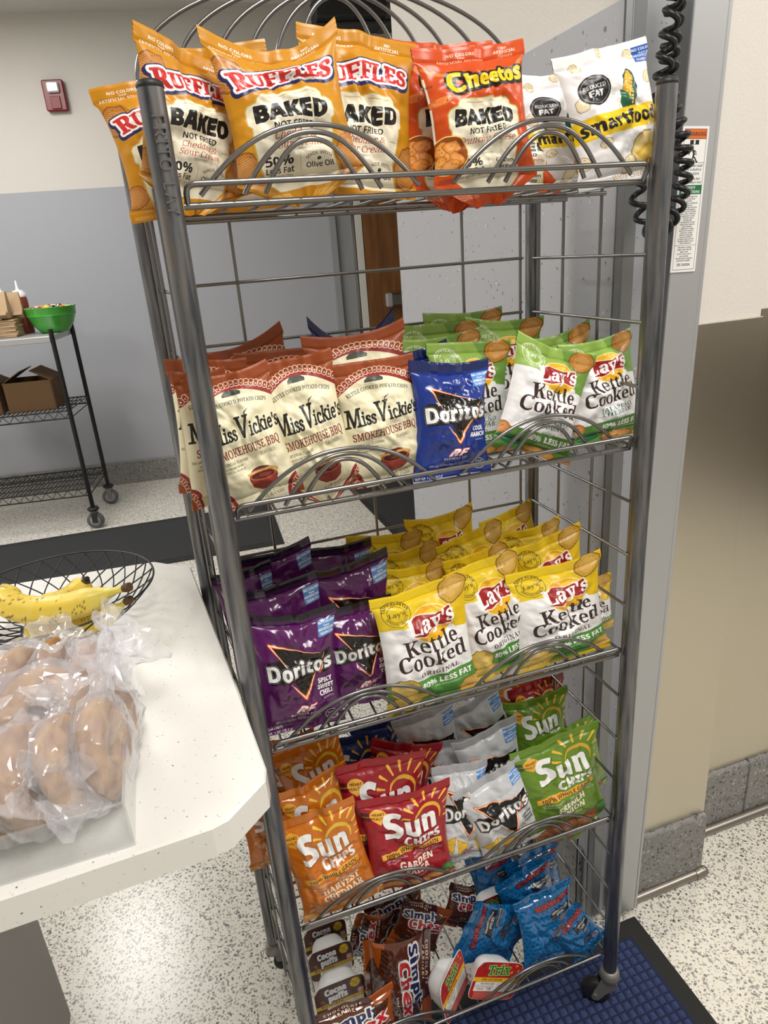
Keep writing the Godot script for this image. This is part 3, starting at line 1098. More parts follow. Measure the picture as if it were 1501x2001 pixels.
func tortilla(kind: String, bg: Color, dark: Color, ink: Color, flavour: Array, tag_bg: Color, tag_ink: Color, rough: float, small: Color):
	var a := Art.new(BW, BH, bg, fonts)
	a.rect(0, 0, BW, 70, c8(24, 20, 28) if kind == "dop" else dark)
	a.poly([[0, 70], [BW, 70], [BW, 90], [0, 110]], dark)
	no_colors_box(a, 420, 110, tag_bg, tag_ink)
	# triangle of fire
	a.poly([[120, 210], [440, 300], [300, 560]], c8(22, 18, 18))
	a.poly([[90, 300], [500, 280], [470, 420], [90, 440]], c8(22, 18, 18))
	for k in [[9.0, c8(204, 76, 26)], [5.0, c8(250, 170, 90)], [2.2, c8(255, 240, 214)]]:
		a.stroke([[214, 446], [300, 556], [448, 296]], [k[0] * 0.5, k[0] * 2.4, k[0] * 0.4], k[1])
		a.stroke([[420, 288], [116, 204], [196, 330]], [k[0] * 0.3, k[0] * 2.0, k[0] * 0.5], k[1])
	a.t("Doritos", 286, 410, 122, ink, {"sx": 0.98, "bold": 2.5, "rot": -3.0, "grow": [1.06, 0.98, 1.0, 1.0, 1.0, 1.0, 1.0], "out": [[11.0, c8(22, 18, 18)], [7.0, c8(150, 148, 150)], [5.0, c8(22, 18, 18)]]})
	a.stroke([[404, 420], [440, 352]], [16, 7], c8(206, 88, 34))
	var y := 486.0
	for f in flavour:
		a.t(f, 438, y, 40 if kind != "dow" else 24, small, {"sx": 0.86, "bold": 1.2})
		y += 40 if kind != "dow" else 28
	a.t("FLAVORED", 452, y - 14, 15, small, {"f": "s"})
	if kind == "dow":
		for q in [[120, 600, -20], [230, 640, 24], [420, 640, 10]]:
			a.poly([[q[0] - 70, q[1] - 50], [q[0] + 74, q[1] - 40], [q[0] - 4, q[1] + 80]], c8(196, 150, 40), q[2])
			a.poly([[q[0] - 56, q[1] - 42], [q[0] + 60, q[1] - 34], [q[0] - 4, q[1] + 62]], c8(226, 184, 62), q[2])
			for i in 14:
				a.oval(q[0] - 30 + (i * 37) % 64, q[1] - 34 + (i * 23) % 66, 4, 3, c8(188, 120, 34))
	# reduced fat mark
	var ry := 640.0 if kind != "dow" else 720.0
	var rc := c8(214, 70, 60) if kind != "dow" else c8(170, 50, 44)
	a.rect(170, ry - 52, 220, 3, dark.darkened(0.3))
	a.rect(170, ry + 36, 220, 3, dark.darkened(0.3))
	a.t("RF", 280, ry + 4, 62, white(240) if kind != "dow" else rc, {"shear": 0.5, "sx": 1.5, "bold": 1.5, "out": [[4.0, rc if kind != "dow" else white(240)]]})
	a.t("REDUCED FAT", 280, ry + 28, 20, small, {"gap": 14.0})
	a.t("25% Less Fat Than Regular Tortilla Chips", 250, ry + 66, 19, small, {"f": "s", "sx": 0.8})
	a.t("TORTILLA CHIPS", 96, 750, 26, small, {"sx": 0.66})
	a.t("NET WT. 1 OZ. (28.3 g)", 128, 784, 26, small, {"sx": 0.66})
	a.hoop(450, 720, 40, 4, small)
	a.t("100", 450, 722, 30, small)
	a.t("CALORIES", 450, 742, 13, small)
	bag_material(kind, a, dark, rough, 0.35 if kind != "dow" else 0.0)


func kettle(kind: String, top: Color, seal: Color, band: Color, flavour: Array, ink: Color):
	var a := Art.new(BW, BH, c8(244, 243, 244), fonts)
	a.poly([[0, 0], [BW, 0], [BW, 330], [420, 300], [300, 246], [120, 236], [0, 246]], top)
	a.poly([[300, 0], [BW, 0], [BW, 340], [440, 320], [380, 180]], top.lerp(seal, 0.45))
	a.rect(0, 0, BW, 34, seal)
	var seal_ink := c8(240, 248, 226) if kind == "lag" else c8(84, 70, 30)
	a.hoop(138, 148, 76, 3, seal_ink)
	a.hoop(138, 148, 48, 2.5, seal_ink)
	a.t("TASTY FLAVOR", 138, 92, 22, seal_ink, {"arc": 56.0})
	a.t("SERIOUS CRUNCH", 138, 212, 19, seal_ink, {"arc": -64.0})
	a.t("Lay's", 138, 160, 34, seal_ink, {"f": "eb", "shear": 0.15, "rot": -8.0})
	a.chip(452, 104, 76, 84, c8(204, 158, 60) if kind == "lay" else c8(190, 128, 46), 61, 20)
	# logo: yellow sun with a red ribbon
	a.oval(306, 252, 118, 108, c8(250, 232, 150))
	a.oval(306, 252, 112, 102, c8(240, 178, 22))
	a.oval(330, 222, 64, 54, c8(250, 208, 60))
	a.poly([[176, 214], [232, 184], [330, 198], [420, 174], [434, 232], [422, 290], [336, 282], [252, 318], [194, 308]], c8(250, 238, 220))
	a.poly([[182, 218], [234, 190], [330, 204], [416, 181], [428, 234], [417, 284], [334, 276], [252, 311], [199, 302]], c8(160, 26, 30))
	a.t("Lay's", 306, 282, 122, white(250), {"f": "eb", "rot": -7.0, "sx": 0.86, "shear": 0.12, "bold": 1.5, "grow": [1.1, 0.95, 0.95, 0.9, 1.0]})
	var brown := c8(58, 38, 36)
	a.t("Kettle", 296, 416, 122, brown, {"f": "eb", "sx": 0.82, "rot": -6.0, "grow": [1.15, 0.95, 1.0, 1.0, 1.05, 0.95]})
	a.t("Cooked", 292, 510, 128, brown, {"f": "eb", "sx": 0.82, "rot": -4.0, "grow": [1.1, 0.95, 0.95, 1.05, 0.95, 1.05]})
	var y := 566.0
	for f in flavour:
		var sz := 42.0 if f != "FLAVORED" else 20.0
		a.t(f, 320, y, sz, ink, {"f": "eb", "sx": 0.92, "gap": 8.0, "rot": -3.0})
		y += 36.0
	var by := 588.0 if flavour.size() == 1 else 640.0
	a.poly([[0, by + 10], [BW, by - 14], [BW, 800], [0, 800]], band)
	if kind == "lay":
		a.chip(120, by + 40, 84, 72, c8(226, 192, 92), 63, 8)
		a.chip(130, by + 136, 130, 54, c8(236, 200, 90), 64, -6)
		a.chip(490, by + 130, 90, 50, c8(216, 170, 70), 65, -14)
		a.rect(0, 762, BW, 38, c8(232, 194, 34))
	else:
		a.poly([[60, by + 50], [180, by + 64], [210, by + 110], [120, by + 130], [30, by + 90]], c8(40, 100, 60))
		a.chip(50, by + 20, 50, 44, c8(206, 128, 60), 66, 30)
		a.chip(320, by + 126, 110, 36, c8(206, 140, 60), 67, 0)
		a.chip(500, by + 126, 80, 36, c8(200, 130, 56), 68, -14)
	a.t("40% LESS FAT", 356, by + 54, 50, white(250), {"rot": -2.4, "bold": 1.0, "sx": 0.94})
	a.t("THAN REGULAR POTATO CHIPS", 380, by + 76, 14, white(240), {"f": "s", "rot": -2.4})
	a.t("POTATO CHIPS", 270, 782, 22, brown, {"sx": 0.8})
	bag_material(kind, a, seal, 0.34)


func sun(kind: String, bg: Color, flavour: Array, ray: Color, band: Color, rough: float):
	var a := Art.new(BW, BH, bg, fonts)
	for i in 9:
		a.poly([[280 + 40 * (i - 4), 640], [40 + 70 * i, 830], [80 + 70 * i, 830]], bg.lightened(0.07))
	# rising sun
	var c := Vector2(390, 236)
	var arc := []
	var wd := []
	for i in 19:
		var an := deg_to_rad(190.0 + 190.0 * i / 18.0)
		arc.append([c.x + cos(an) * 82, c.y + sin(an) * 82])
		wd.append(6.0 + 16.0 * sin(PI * i / 18.0))
	a.stroke(arc, wd, ray.darkened(0.08))
	for i in 9:
		var an := deg_to_rad(196.0 + 184.0 * i / 8.0)
		var d := Vector2(cos(an), sin(an))
		a.stroke([[c.x + d.x * 112, c.y + d.y * 112], [c.x + d.x * 166, c.y + d.y * 166]], [9, 17], ray)
	a.oval(118, 158, 46, 42, band)
	a.poly([[76, 176], [160, 176], [118, 214]], band)
	a.t("HEART", 118, 156, 22, bg.darkened(0.5))
	a.t("HEALTHY", 118, 180, 21, bg.darkened(0.5))
	a.round_rect(34, 132, 36, 56, 4, bg.darkened(0.45))
	a.t("NON GMO", 52, 164, 9, band)
	a.t("Sun", 288, 322, 196, white(246), {"f": "sb", "bold": 4.0, "rot": -5.0, "sx": 0.92, "shear": 0.06, "grow": [1.25, 0.92, 0.92], "out": [[4.0, bg.darkened(0.25), 2.0, 4.0]]})
	a.t("CHIPS", 350, 402, 86, white(246), {"bold": 2.5, "rot": -4.0, "sx": 0.92})
	a.poly([[96, 434], [470, 412], [474, 454], [100, 476]], band)
	a.t("100% WHOLE GRAIN", 286, 460, 38, c8(60, 40, 24), {"rot": -3.4, "sx": 0.9})
	a.t("NO ARTIFICIAL", 190, 502, 20, white(235), {"f": "s", "rot": -3})
	a.t("FLAVORS", 174, 524, 20, white(235), {"f": "s", "rot": -3})
	a.t("NO COLORS FROM", 372, 492, 20, white(235), {"f": "s", "rot": -3})
	a.t("ARTIFICIAL SOURCES", 384, 514, 20, white(235), {"f": "s", "rot": -3})
	var y := 574.0
	for f in flavour:
		a.t(f, 310, y, 64, c8(252, 240, 220), {"bold": 1.2, "sx": 0.82, "rot": -3.0, "f": "eb" if kind == "har" else "sb"})
		y += 60
	a.t("FLAVORED", 320, y - 24, 22, c8(252, 240, 220), {"f": "s", "gap": 6.0})
	var food := c8(206, 140, 66) if kind != "fre" else c8(150, 84, 44)
	for q in [[180, 740, 0], [320, 760, 14], [430, 730, -12], [80, 770, 30]]:
		a.chip(q[0], q[1], 74, 36, food, 70 + q[0], q[2])
	a.chip(500, 700, 50, 40, c8(70, 120, 50), 79, 30)
	a.hoop(520, 780, 34, 4, c8(250, 230, 210))
	bag_material(kind, a, bg.darkened(0.12), rough, 0.5 if kind == "har" else 0.1)


func cereal_bag():
	var a := Art.new(BW, BH, c8(96, 42, 20), fonts)
	a.poly([[0, 0], [BW, 0], [BW, 120], [0, 160]], c8(80, 34, 18))
	a.poly([[360, 0], [BW, 0], [BW, 520], [460, 420]], c8(170, 82, 22))
	a.poly([[0, 520], [220, 700], [220, 800], [0, 800]], c8(170, 82, 22))
	a.t("CHOCOLATE", 210, 96, 40, c8(246, 226, 206), {"gap": 8.0, "sx": 0.9})
	a.t("CARAMEL", 210, 140, 40, c8(246, 226, 206), {"gap": 8.0, "sx": 0.9})
	a.t("Simply", 250, 268, 126, c8(34, 42, 92), {"rot": -8.0, "sx": 0.94, "bold": 3.0, "shear": 0.12, "out": [[13.0, white(248)]]})
	a.t("Chex", 300, 392, 156, c8(206, 40, 46), {"rot": -8.0, "bold": 3.0, "shear": 0.14, "sx": 0.95, "out": [[13.0, white(248)]]})
	a.t("SNACK MIX", 410, 452, 34, white(240), {"rot": -8.0})
	for q in [[120, 560, 20], [250, 600, -16], [380, 570, 30], [180, 690, 50], [330, 710, 8], [460, 680, -24], [440, 220, 12]]:
		a.poly([[q[0] - 52, q[1] - 52], [q[0] + 52, q[1] - 52], [q[0] + 52, q[1] + 52], [q[0] - 52, q[1] + 52]], c8(58, 30, 22), q[2])
		for i in 4:
			for j in 4:
				var d := Vector2(-36 + 24 * i, -36 + 24 * j).rotated(deg_to_rad(q[2]))
				a.rect(q[0] + d.x - 8, q[1] + d.y - 8, 16, 16, c8(104, 60, 40), q[2])
	a.t("NET WT 1.03 OZ (29 g)", 190, 784, 22, white(226), {"f": "s"})
	bag_material("chx", a, c8(80, 36, 20), 0.16, 0.7)


func cookie_bag():
	# blue dotted bag; the cartoon figure on it is left out
	var a := Art.new(BW, BH, c8(22, 112, 170), fonts)
	for i in 15:
		for j in 21:
			a.oval(20 + 40 * i + (20 if j % 2 else 0), 20 + 40 * j, 14, 14, c8(14, 88, 150), 0, 14)
	a.rect(0, 0, BW, 40, c8(20, 104, 162))
	a.t("SCOOBY-DOO!", 350, 190, 56, c8(178, 44, 50), {"bold": 2.0, "sx": 0.84, "rot": -5.0, "out": [[6.0, c8(30, 26, 40)]]})
	a.round_rect(300, 236, 200, 78, 8, c8(40, 36, 44))
	a.t("GRAHAM CRACKER", 400, 268, 23, white(240), {"sx": 0.86})
	a.t("STICKS", 400, 298, 26, white(240))
	a.round_rect(380, 326, 140, 30, 12, c8(70, 36, 24))
	a.t("CHOCOLATE", 450, 349, 21, c8(246, 226, 200))
	for q in [[350, 440, -24], [410, 470, 60], [330, 500, 8]]:
		a.poly([[q[0] - 58, q[1] - 14], [q[0] + 58, q[1] - 14], [q[0] + 58, q[1] + 14], [q[0] - 58, q[1] + 14]], c8(74, 42, 28), q[2])
		a.poly([[q[0] - 52, q[1] - 9], [q[0] + 52, q[1] - 9], [q[0] + 52, q[1] + 2], [q[0] - 52, q[1] + 2]], c8(112, 68, 44), q[2])
	a.oval(440, 560, 44, 44, c8(40, 60, 140))
	a.hoop(440, 560, 42, 4, white(236))
	a.t("WHOLE", 440, 556, 20, white(236))
	a.t("GRAIN", 440, 578, 20, white(236))
	a.t("NET WT 1 OZ (28 g)", 420, 770, 24, white(236), {"f": "s"})
	bag_material("coo", a, c8(18, 92, 150), 0.16, 0.7)


func facts(a: Art, x: float, y: float, w: float, h: float):
	a.rect(x, y, w, h, c8(238, 236, 230))
	a.t("Nutrition Facts", x + w * 0.3, y + 26, 25, c8(30, 30, 30))
	a.t("Calories", x + w * 0.16, y + h - 16, 22, c8(30, 30, 30))
	a.t("110", x + w * 0.36, y + h - 14, 36, c8(30, 30, 30))
	for i in 7:
		a.rect(x + w * 0.52, y + 12 + i * (h - 18) / 7.0, w * 0.44, 3, c8(96, 96, 96))
		if i > 1 and i < 5:
			a.rect(x + 10, y + 12 + i * (h - 18) / 7.0, w * 0.44, 3, c8(96, 96, 96))


func lids():
	# cereal cup lids, 600 wide and 400 high
	var a := Art.new(600, 400, c8(78, 42, 36), fonts)
	a.rect(0, 244, 600, 50, c8(214, 172, 40))
	a.t("25% LESS SUGAR", 200, 281, 36, c8(60, 36, 24), {"sx": 0.9})
	facts(a, 130, 296, 440, 92)
	a.t("Cocoa", 250, 128, 104, white(246), {"bold": 6.0, "sx": 0.86, "rot": -2.0, "out": [[9.0, c8(40, 36, 84)]]})
	a.t("puffs", 270, 222, 108, white(246), {"bold": 6.0, "sx": 0.86, "rot": -2.0, "out": [[9.0, c8(40, 36, 84)]]})
	var star := []
	for i in 32:
		var r := 72.0 if i % 2 == 0 else 52.0
		star.append([486 + cos(TAU * i / 32) * r, 86 + sin(TAU * i / 32) * r])
	a.poly(star, c8(246, 210, 40))
	a.t("MADE WITH", 486, 76, 20, c8(120, 60, 20))
	a.t("REAL", 486, 98, 22, c8(120, 60, 20))
	a.t("COCOA", 486, 120, 22, c8(120, 60, 20))
	a.round_rect(510, 180, 70, 60, 8, c8(222, 170, 176))
	for i in 5:
		a.oval(70 + 22 * (i % 3), 190 + 24 * (i % 4), 13, 13, c8(150, 90, 50))
	a.poly([[0, 0], [70, 0], [0, 80]], c8(236, 234, 230))
	a.t("25% LESS", 26, 26, 15, c8(60, 36, 24), {"rot": -48})
	lid_material("coc", a)
	a = Art.new(600, 400, c8(182, 36, 28), fonts)
	for i in 12:
		a.chip(30 + (i * 173) % 560, 20 + (i * 67) % 130, 20, 15, [c8(236, 140, 40), c8(120, 30, 60), c8(230, 90, 50)][i % 3], 200 + i, i * 30, 4)
	a.t("Trix", 300, 132, 138, c8(40, 130, 56), {"f": "eb", "bold": 4.0, "rot": -3.0, "sx": 0.95, "out": [[8.0, c8(24, 60, 30)], [5.0, c8(250, 240, 150)]]})
	a.rect(0, 164, 600, 44, c8(240, 186, 40))
	a.t("25% LESS SUGAR", 240, 198, 34, c8(80, 40, 24))
	facts(a, 40, 212, 540, 100)
	for i in 6:
		a.rect(60, 324 + i * 12, 480, 3, c8(240, 190, 170))
	a.poly([[0, 0], [64, 0], [0, 70]], white(240))
	a.rect(0, 0, 30, 24, c8(24, 22, 22))
	lid_material("tri", a)


func lid_material(kind: String, a: Art):
	var m := StandardMaterial3D.new()
	m.albedo_texture = a.texture()
	m.texture_repeat = false
	m.roughness = 0.3
	bag_front[kind] = m


# ---------------------------------------------------------------- pillow bags
func smooth(a: float, b: float, x: float) -> float:
	return smoothstep(a, b, x)


class BagShape:
	var w: float
	var h: float
	var t: float
	var horn: float
	var s_top: float
	var s_bot: float
	var n: FastNoiseLite
	var n2: FastNoiseLite
	var creases := []
	var ph := []
	var curl: float
	var sag: float
	var twist: float
	var tail: float

	func _init(w_, h_, t_, horn_, sd, tail_):
		w = w_
		h = h_
		t = t_
		horn = horn_
		tail = tail_
		s_top = 0.016
		s_bot = 0.013
		var r := RandomNumberGenerator.new()
		r.seed = sd * 7919 + 13
		n = FastNoiseLite.new()
		n.seed = sd
		n.frequency = 1.5
		n2 = FastNoiseLite.new()
		n2.seed = sd + 500
		n2.frequency = 3.4
		n2.fractal_octaves = 2
		for i in 14:
			creases.append([r.randf_range(-0.9, 0.9), r.randf_range(0.05, 0.95), r.randf() * PI, r.randf_range(0.05, 0.15), r.randf_range(-1, 1), r.randf_range(0.35, 0.95)])
		for i in 6:
			ph.append(r.randf() * TAU)
		curl = r.randf_range(-0.006, 0.006)
		sag = r.randf_range(-0.05, 0.05)
		twist = r.randf_range(-0.09, 0.09)

	# u -1..1 across, y 0..1 of the whole height, side +1 front, -1 back
	func at(u: float, v: float, side: float) -> Vector3:
		var vb := clampf((v * h - s_bot) / (h - s_top - s_bot), 0.0, 1.0)
		var f := pow(maxf(sin(PI * vb), 0.0), 0.5)
		var half := w / 2 * (1.08 - 0.15 * pow(maxf(sin(PI * vb), 0.0), 0.45))
		var th := t / 2 * f * pow(maxf(0.0, 1.0 - pow(absf(u), 2.6)), 0.62)
		th *= 1.0 + sag * (vb - 0.5) * 2.0
		var near := exp(-vb * 6.5) + exp(-(1.0 - vb) * 6.5)
		var e := 1.0 - u * u
		var wr := (sin(u * 7.0 + ph[0]) + 0.7 * sin(u * 11.5 + ph[1]) + 0.5 * sin(u * 17.0 + ph[2])) * near * 0.0017 * e
		var q := Vector2(u * w * 0.5, vb * h) / 0.1
		var dent := n.get_noise_2d(q.x + side * 9.0, q.y) * 0.34 * t * f * e
		var fine: float = (absf(n2.get_noise_2d(q.x + side * 31.0, q.y)) - 0.22) * 0.035 * t * (f * 0.7 + 0.3) * (0.4 + e * 0.6)
		var cr := 0.0
		for c in creases:
			var d := Vector2(u - c[0], (vb - c[1]) * 1.4)
			var along := d.x * cos(c[2]) + d.y * sin(c[2])
			var off := -d.x * sin(c[2]) + d.y * cos(c[2])
			if absf(off) < c[3] and absf(along) < c[5]:
				cr += c[4] * (1.0 - absf(off) / c[3]) * (1.0 - absf(along) / c[5]) * 0.0085
		var z := side * (th + dent * (1.0 if side > 0 else 0.6) - fine) + (wr + cr * f * e * (1.0 if side > 0 else 0.3))
		# the seals wave, the corners stand up and the foot spreads
		var top := smoothstep(0.55, 1.0, v)
		var bot := 1.0 - smoothstep(0.0, 0.3, v)
		z += (sin(u * 3.1 + ph[3]) * 0.0035 + curl * u) * (top + bot * 0.7)
		var y := v * h + horn * (u * u - 0.42) * top
		y += sin(u * 2.3 + ph[4]) * 0.002 * (top - bot)
		z -= horn * 0.35 * (1.0 - u * u) * top
		if tail > 0.0 and v < 0.085:
			var k := 1.0 - v / 0.085
			half *= 1.0 - 0.8 * k
			y -= tail * k
			z -= 0.004 * k
		var x := u * half
		var an := twist * (v - 0.5)
		return Vector3(x * cos(an) + z * sin(an), y, z * cos(an) - x * sin(an))


func grid(st: SurfaceTool, rows: Array, uvs: Array, flip: bool):
	var base := 0
	var nu: int = rows[0].size()
	for i in rows.size():
		for j in nu:
			st.set_uv(uvs[i][j])
			st.set_smooth_group(1)
			st.add_vertex(rows[i][j])
	for i in rows.size() - 1:
		for j in nu - 1:
			var a := i * nu + j
			var b := a + 1
			var c := a + nu
			var d := c + 1
			for k in ([a, c, b, b, c, d] if flip else [a, b, c, b, d, c]):
				st.add_index(k)


func patch(mesh: ArrayMesh, s: BagShape, v0: float, v1: float, nu: int, nv: int, side: float, ridge := 0.0):
	var st := SurfaceTool.new()
	st.begin(Mesh.PRIMITIVE_TRIANGLES)
	var rows := []
	var uvs := []
	for i in nv + 1:
		var v := lerpf(v0, v1, float(i) / nv)
		var row := []
		var uv := []
		for j in nu + 1:
			var u := -1.0 + 2.0 * j / nu
			var p := s.at(u, v, side)
			if ridge > 0.0:
				p.z += side * (0.0004 + ridge * (0.5 + 0.5 * sin(i * PI * 0.999))) if i > 0 and i < nv else side * 0.0002
				if i % 2 == 0 and i > 0 and i < nv:
					p.z += side * ridge
			row.append(p)
			uv.append(Vector2(0.5 + 0.44 * u * side, 0.045 + 0.94 * (1.0 - v)))
		rows.append(row)
		uvs.append(uv)
	grid(st, rows, uvs, side > 0)
	st.generate_normals()
	st.commit(mesh)


func make_bag(kind: String, at: Vector3, rot: Vector3, w: float, h: float, t: float, horn: float, sd: int, tail: float, label: String, group: String):
	var o = thing("snack_bag", label, "snack bag", at, 0.0, group)
	o.rotation = rot * PI / 180.0
	var s := BagShape.new(w, h, t, horn, sd, tail)
	var v0 := s.s_bot / h
	var v1 := 1.0 - s.s_top / h
	var body := ArrayMesh.new()
	patch(body, s, v0, v1, 44, 56, 1.0)
	patch(body, s, v0, v1, 22, 28, -1.0)
	part(o, "body", body, [bag_front[kind], bag_back[kind]])
	var top := ArrayMesh.new()
	patch(top, s, v1, 1.0, 44, 8, 1.0, 0.0007)
	patch(top, s, v1, 1.0, 22, 8, -1.0, 0.0007)
	part(o, "top_seal", top, [bag_front[kind], bag_back[kind]])
	var bot := ArrayMesh.new()
	patch(bot, s, 0.0, v0, 44, 8, 1.0, 0.0007)
	patch(bot, s, 0.0, v0, 22, 8, -1.0, 0.0007)
	part(o, "bottom_seal", bot, [bag_front[kind], bag_back[kind]])
	return o


func place_bags():
	for b in BAGS:
		make_bag(b[0], Vector3(b[1], b[2], b[3]), Vector3(b[4], b[5], b[6]), b[7], b[8], b[9], b[10], b[11], b[12], b[13], GROUPS[b[0]])


const GROUPS := {
	"ruf": "gold bags of ridged chips", "che": "orange cheese snack bags", "sma": "white popcorn bags", "mis": "cream and rust kettle chip bags",
	"dob": "blue tortilla chip bags", "lag": "green and white kettle chip bags", "dop": "purple tortilla chip bags", "lay": "yellow and white kettle chip bags",
	"har": "amber multigrain chip bags", "gar": "red multigrain chip bags", "blu": "blue multigrain chip bags", "dow": "silver tortilla chip bags",
	"fre": "green multigrain chip bags", "chx": "brown cereal mix bags", "coo": "bright blue cookie stick bags",
}


# ---------------------------------------------------------------- cereal cups
func squircle(r: float, k: float, n := 40) -> PackedVector2Array:
	var p := PackedVector2Array()
	for i in n:
		var a := TAU * i / n
		var c := cos(a)
		var s := sin(a)
		var q := pow(pow(absf(c), k) + pow(absf(s), k), -1.0 / k)
		p.append(Vector2(c, s) * q * r)
	return p


func place_cups():
	var plastic := mat(c8(236, 236, 236), 0.32)
	plastic.subsurf_scatter_enabled = true
	plastic.subsurf_scatter_strength = 0.1
	for c in CUPS:
		var o = thing("cereal_cup", c[9], "cereal cup", Vector3(c[1], c[2], c[3]), 0.0, "single serve cereal cups")
		o.rotation = Vector3(c[4], c[5], c[6]) * PI / 180.0
		var w: float = c[7]
		var h: float = c[8]
		# body: tapers away behind the lid, with pressed ribs
		var st := SurfaceTool.new()
		st.begin(Mesh.PRIMITIVE_TRIANGLES)
		var rings := []
		for k in [[0.0, 0.96], [0.002, 0.96], [0.003, 0.84], [0.010, 0.82], [0.02, 0.76], [0.031, 0.69], [0.038, 0.62], [0.041, 0.53], [0.0415, 0.0]]:
			var ring := []
			var sq := squircle(0.5, 3.4)
			for i in sq.size():
				var rib := 1.0 - (0.018 if (i % 5 == 0 and k[0] > 0.006 and k[0] < 0.04) else 0.0)
				ring.append(Vector3(sq[i].x * w * k[1] * rib, h / 2 + sq[i].y * h * k[1] * rib, -k[0]))
			rings.append(ring)
		for i in rings.size() - 1:
			for j in rings[i].size():
				var l: int = (j + 1) % int(rings[i].size())
				quad(st, rings[i][j], rings[i][l], rings[i + 1][l], rings[i + 1][j], true, 1)
		st.generate_normals()
		part(o, "cup_body", st.commit(), plastic)
		# lid: flat rounded rectangle with its print, a thin white edge
		var lid := SurfaceTool.new()
		lid.begin(Mesh.PRIMITIVE_TRIANGLES)
		var out := squircle(0.5, 7.0, 48)
		for i in out.size():
			for p in [Vector2.ZERO, out[(i + 1) % out.size()], out[i]]:
				lid.set_normal(Vector3(0, 0, 1))
				lid.set_uv(Vector2(p.x + 0.5, 0.5 - p.y))
				lid.add_vertex(Vector3(p.x * w, h / 2 + p.y * h, 0.0016))
		part(o, "lid", lid.commit(), bag_front[c[0]])
		var rim := PackedVector2Array()
		for p in out:
			rim.append(Vector2(p.x * w * 1.015, -(p.y * h * 1.015)))
		part(o, "rim", prism(rim, 0.0002, 0.0014), plastic, Vector3(0, h / 2, 0), Vector3(PI / 2, 0, 0))


# ---------------------------------------------------------------- fruit bowl and bagels on the counter
func banana(called: String, label: String, pts: Array, r: float, sd: int):
	var o = thing(called, label, "banana", Vector3.ZERO, 0.0, "bananas in the wire bowl")
	var curve := Curve3D.new()
	for i in pts.size():
		var d: Vector3 = (pts[mini(i + 1, pts.size() - 1)] - pts[maxi(i - 1, 0)]) / 6.0
		curve.add_point(pts[i], -d, d)
	var n := 30
	var line := []
	var rad := []
	for i in n + 1:
		var f := float(i) / n
		line.append(curve.sample_baked(f * curve.get_baked_length(), true))
		var k := smoothstep(0.0, 0.14, f) * 0.72 + 0.28
		k *= 1.0 - 0.74 * smoothstep(0.7, 0.93, f)
		rad.append(r * k)
	var st := SurfaceTool.new()
	st.begin(Mesh.PRIMITIVE_TRIANGLES)
	var peel := noise(60.0, FastNoiseLite.TYPE_SIMPLEX, sd, 3)
	var spot := noise(260.0, FastNoiseLite.TYPE_CELLULAR, sd + 4, 1)
	var sides := 40
	var rings := []
	var cols := []
	var up := Vector3.UP
	var m := 110
	var len := curve.get_baked_length()
	for i in m + 1:
		var f := float(i) / m
		var p: Vector3 = curve.sample_baked(f * len, true)
		var d: Vector3 = (curve.sample_baked(minf(f + 0.02, 1.0) * len, true) - curve.sample_baked(maxf(f - 0.02, 0.0) * len, true)).normalized()
		var s := d.cross(up).normalized()
		up = s.cross(d).normalized()
		var fr := f * n
		var rr: float = lerpf(rad[int(fr)], rad[mini(int(fr) + 1, n)], fr - int(fr))
		var ring := []
		var col := []
		for k in sides:
			var t := TAU * k / sides
			var ridge := 1.0 + 0.045 * cos(t * 5.0)
			var q := p + (s * cos(t) + up * sin(t)) * rr * ridge
			ring.append(q)
			var c := Color(0.82, 0.60, 0.075)
			c = c.lerp(Color(0.62, 0.58, 0.12), smoothstep(0.62, 0.9, f) * 0.8)
			c = c.lerp(Color(0.86, 0.66, 0.16), clampf(peel.get_noise_3dv(q) * 1.2 + 0.2, 0.0, 0.5))
			var dots := spot.get_noise_3dv(q * 3.0)
			var patchy := peel.get_noise_3dv(q * 0.6 + Vector3(5, 1, 2))
			if dots < -0.82 + patchy * 0.4 and f < 0.75:
				c = Color(0.12, 0.06, 0.025)
			if f < 0.035:
				c = Color(0.06, 0.04, 0.02)
			col.append(c)
		rings.append(ring)
		cols.append(col)
	for i in m:
		for k in sides:
			var l := (k + 1) % sides
			for e in [[i, k], [i + 1, l], [i, l], [i, k], [i + 1, k], [i + 1, l]]:
				st.set_color(cols[e[0]][e[1]])
				st.set_smooth_group(1)
				st.add_vertex(rings[e[0]][e[1]])
	st.generate_normals()
	part(o, "peel", st.commit(), M.peel)
	var e0: Vector3 = line[n]
	var e1: Vector3 = e0 + (line[n] - line[n - 2]).normalized() * 0.012
	part(o, "stem_end", tube([e0, e0.lerp(e1, 0.5), e1], [rad[n] * 1.02, rad[n] * 1.3, rad[n] * 1.25], 12), mat(c8(92, 66, 42), 0.8))
	var b0: Vector3 = line[0]
	var b1: Vector3 = b0 + (line[0] - line[1]).normalized() * 0.004
	part(o, "blossom_end", tube([b0 + (line[1] - line[0]) * 0.2, b1], [rad[0] * 1.0, rad[0] * 0.6], 12), mat(c8(40, 30, 20), 0.8))


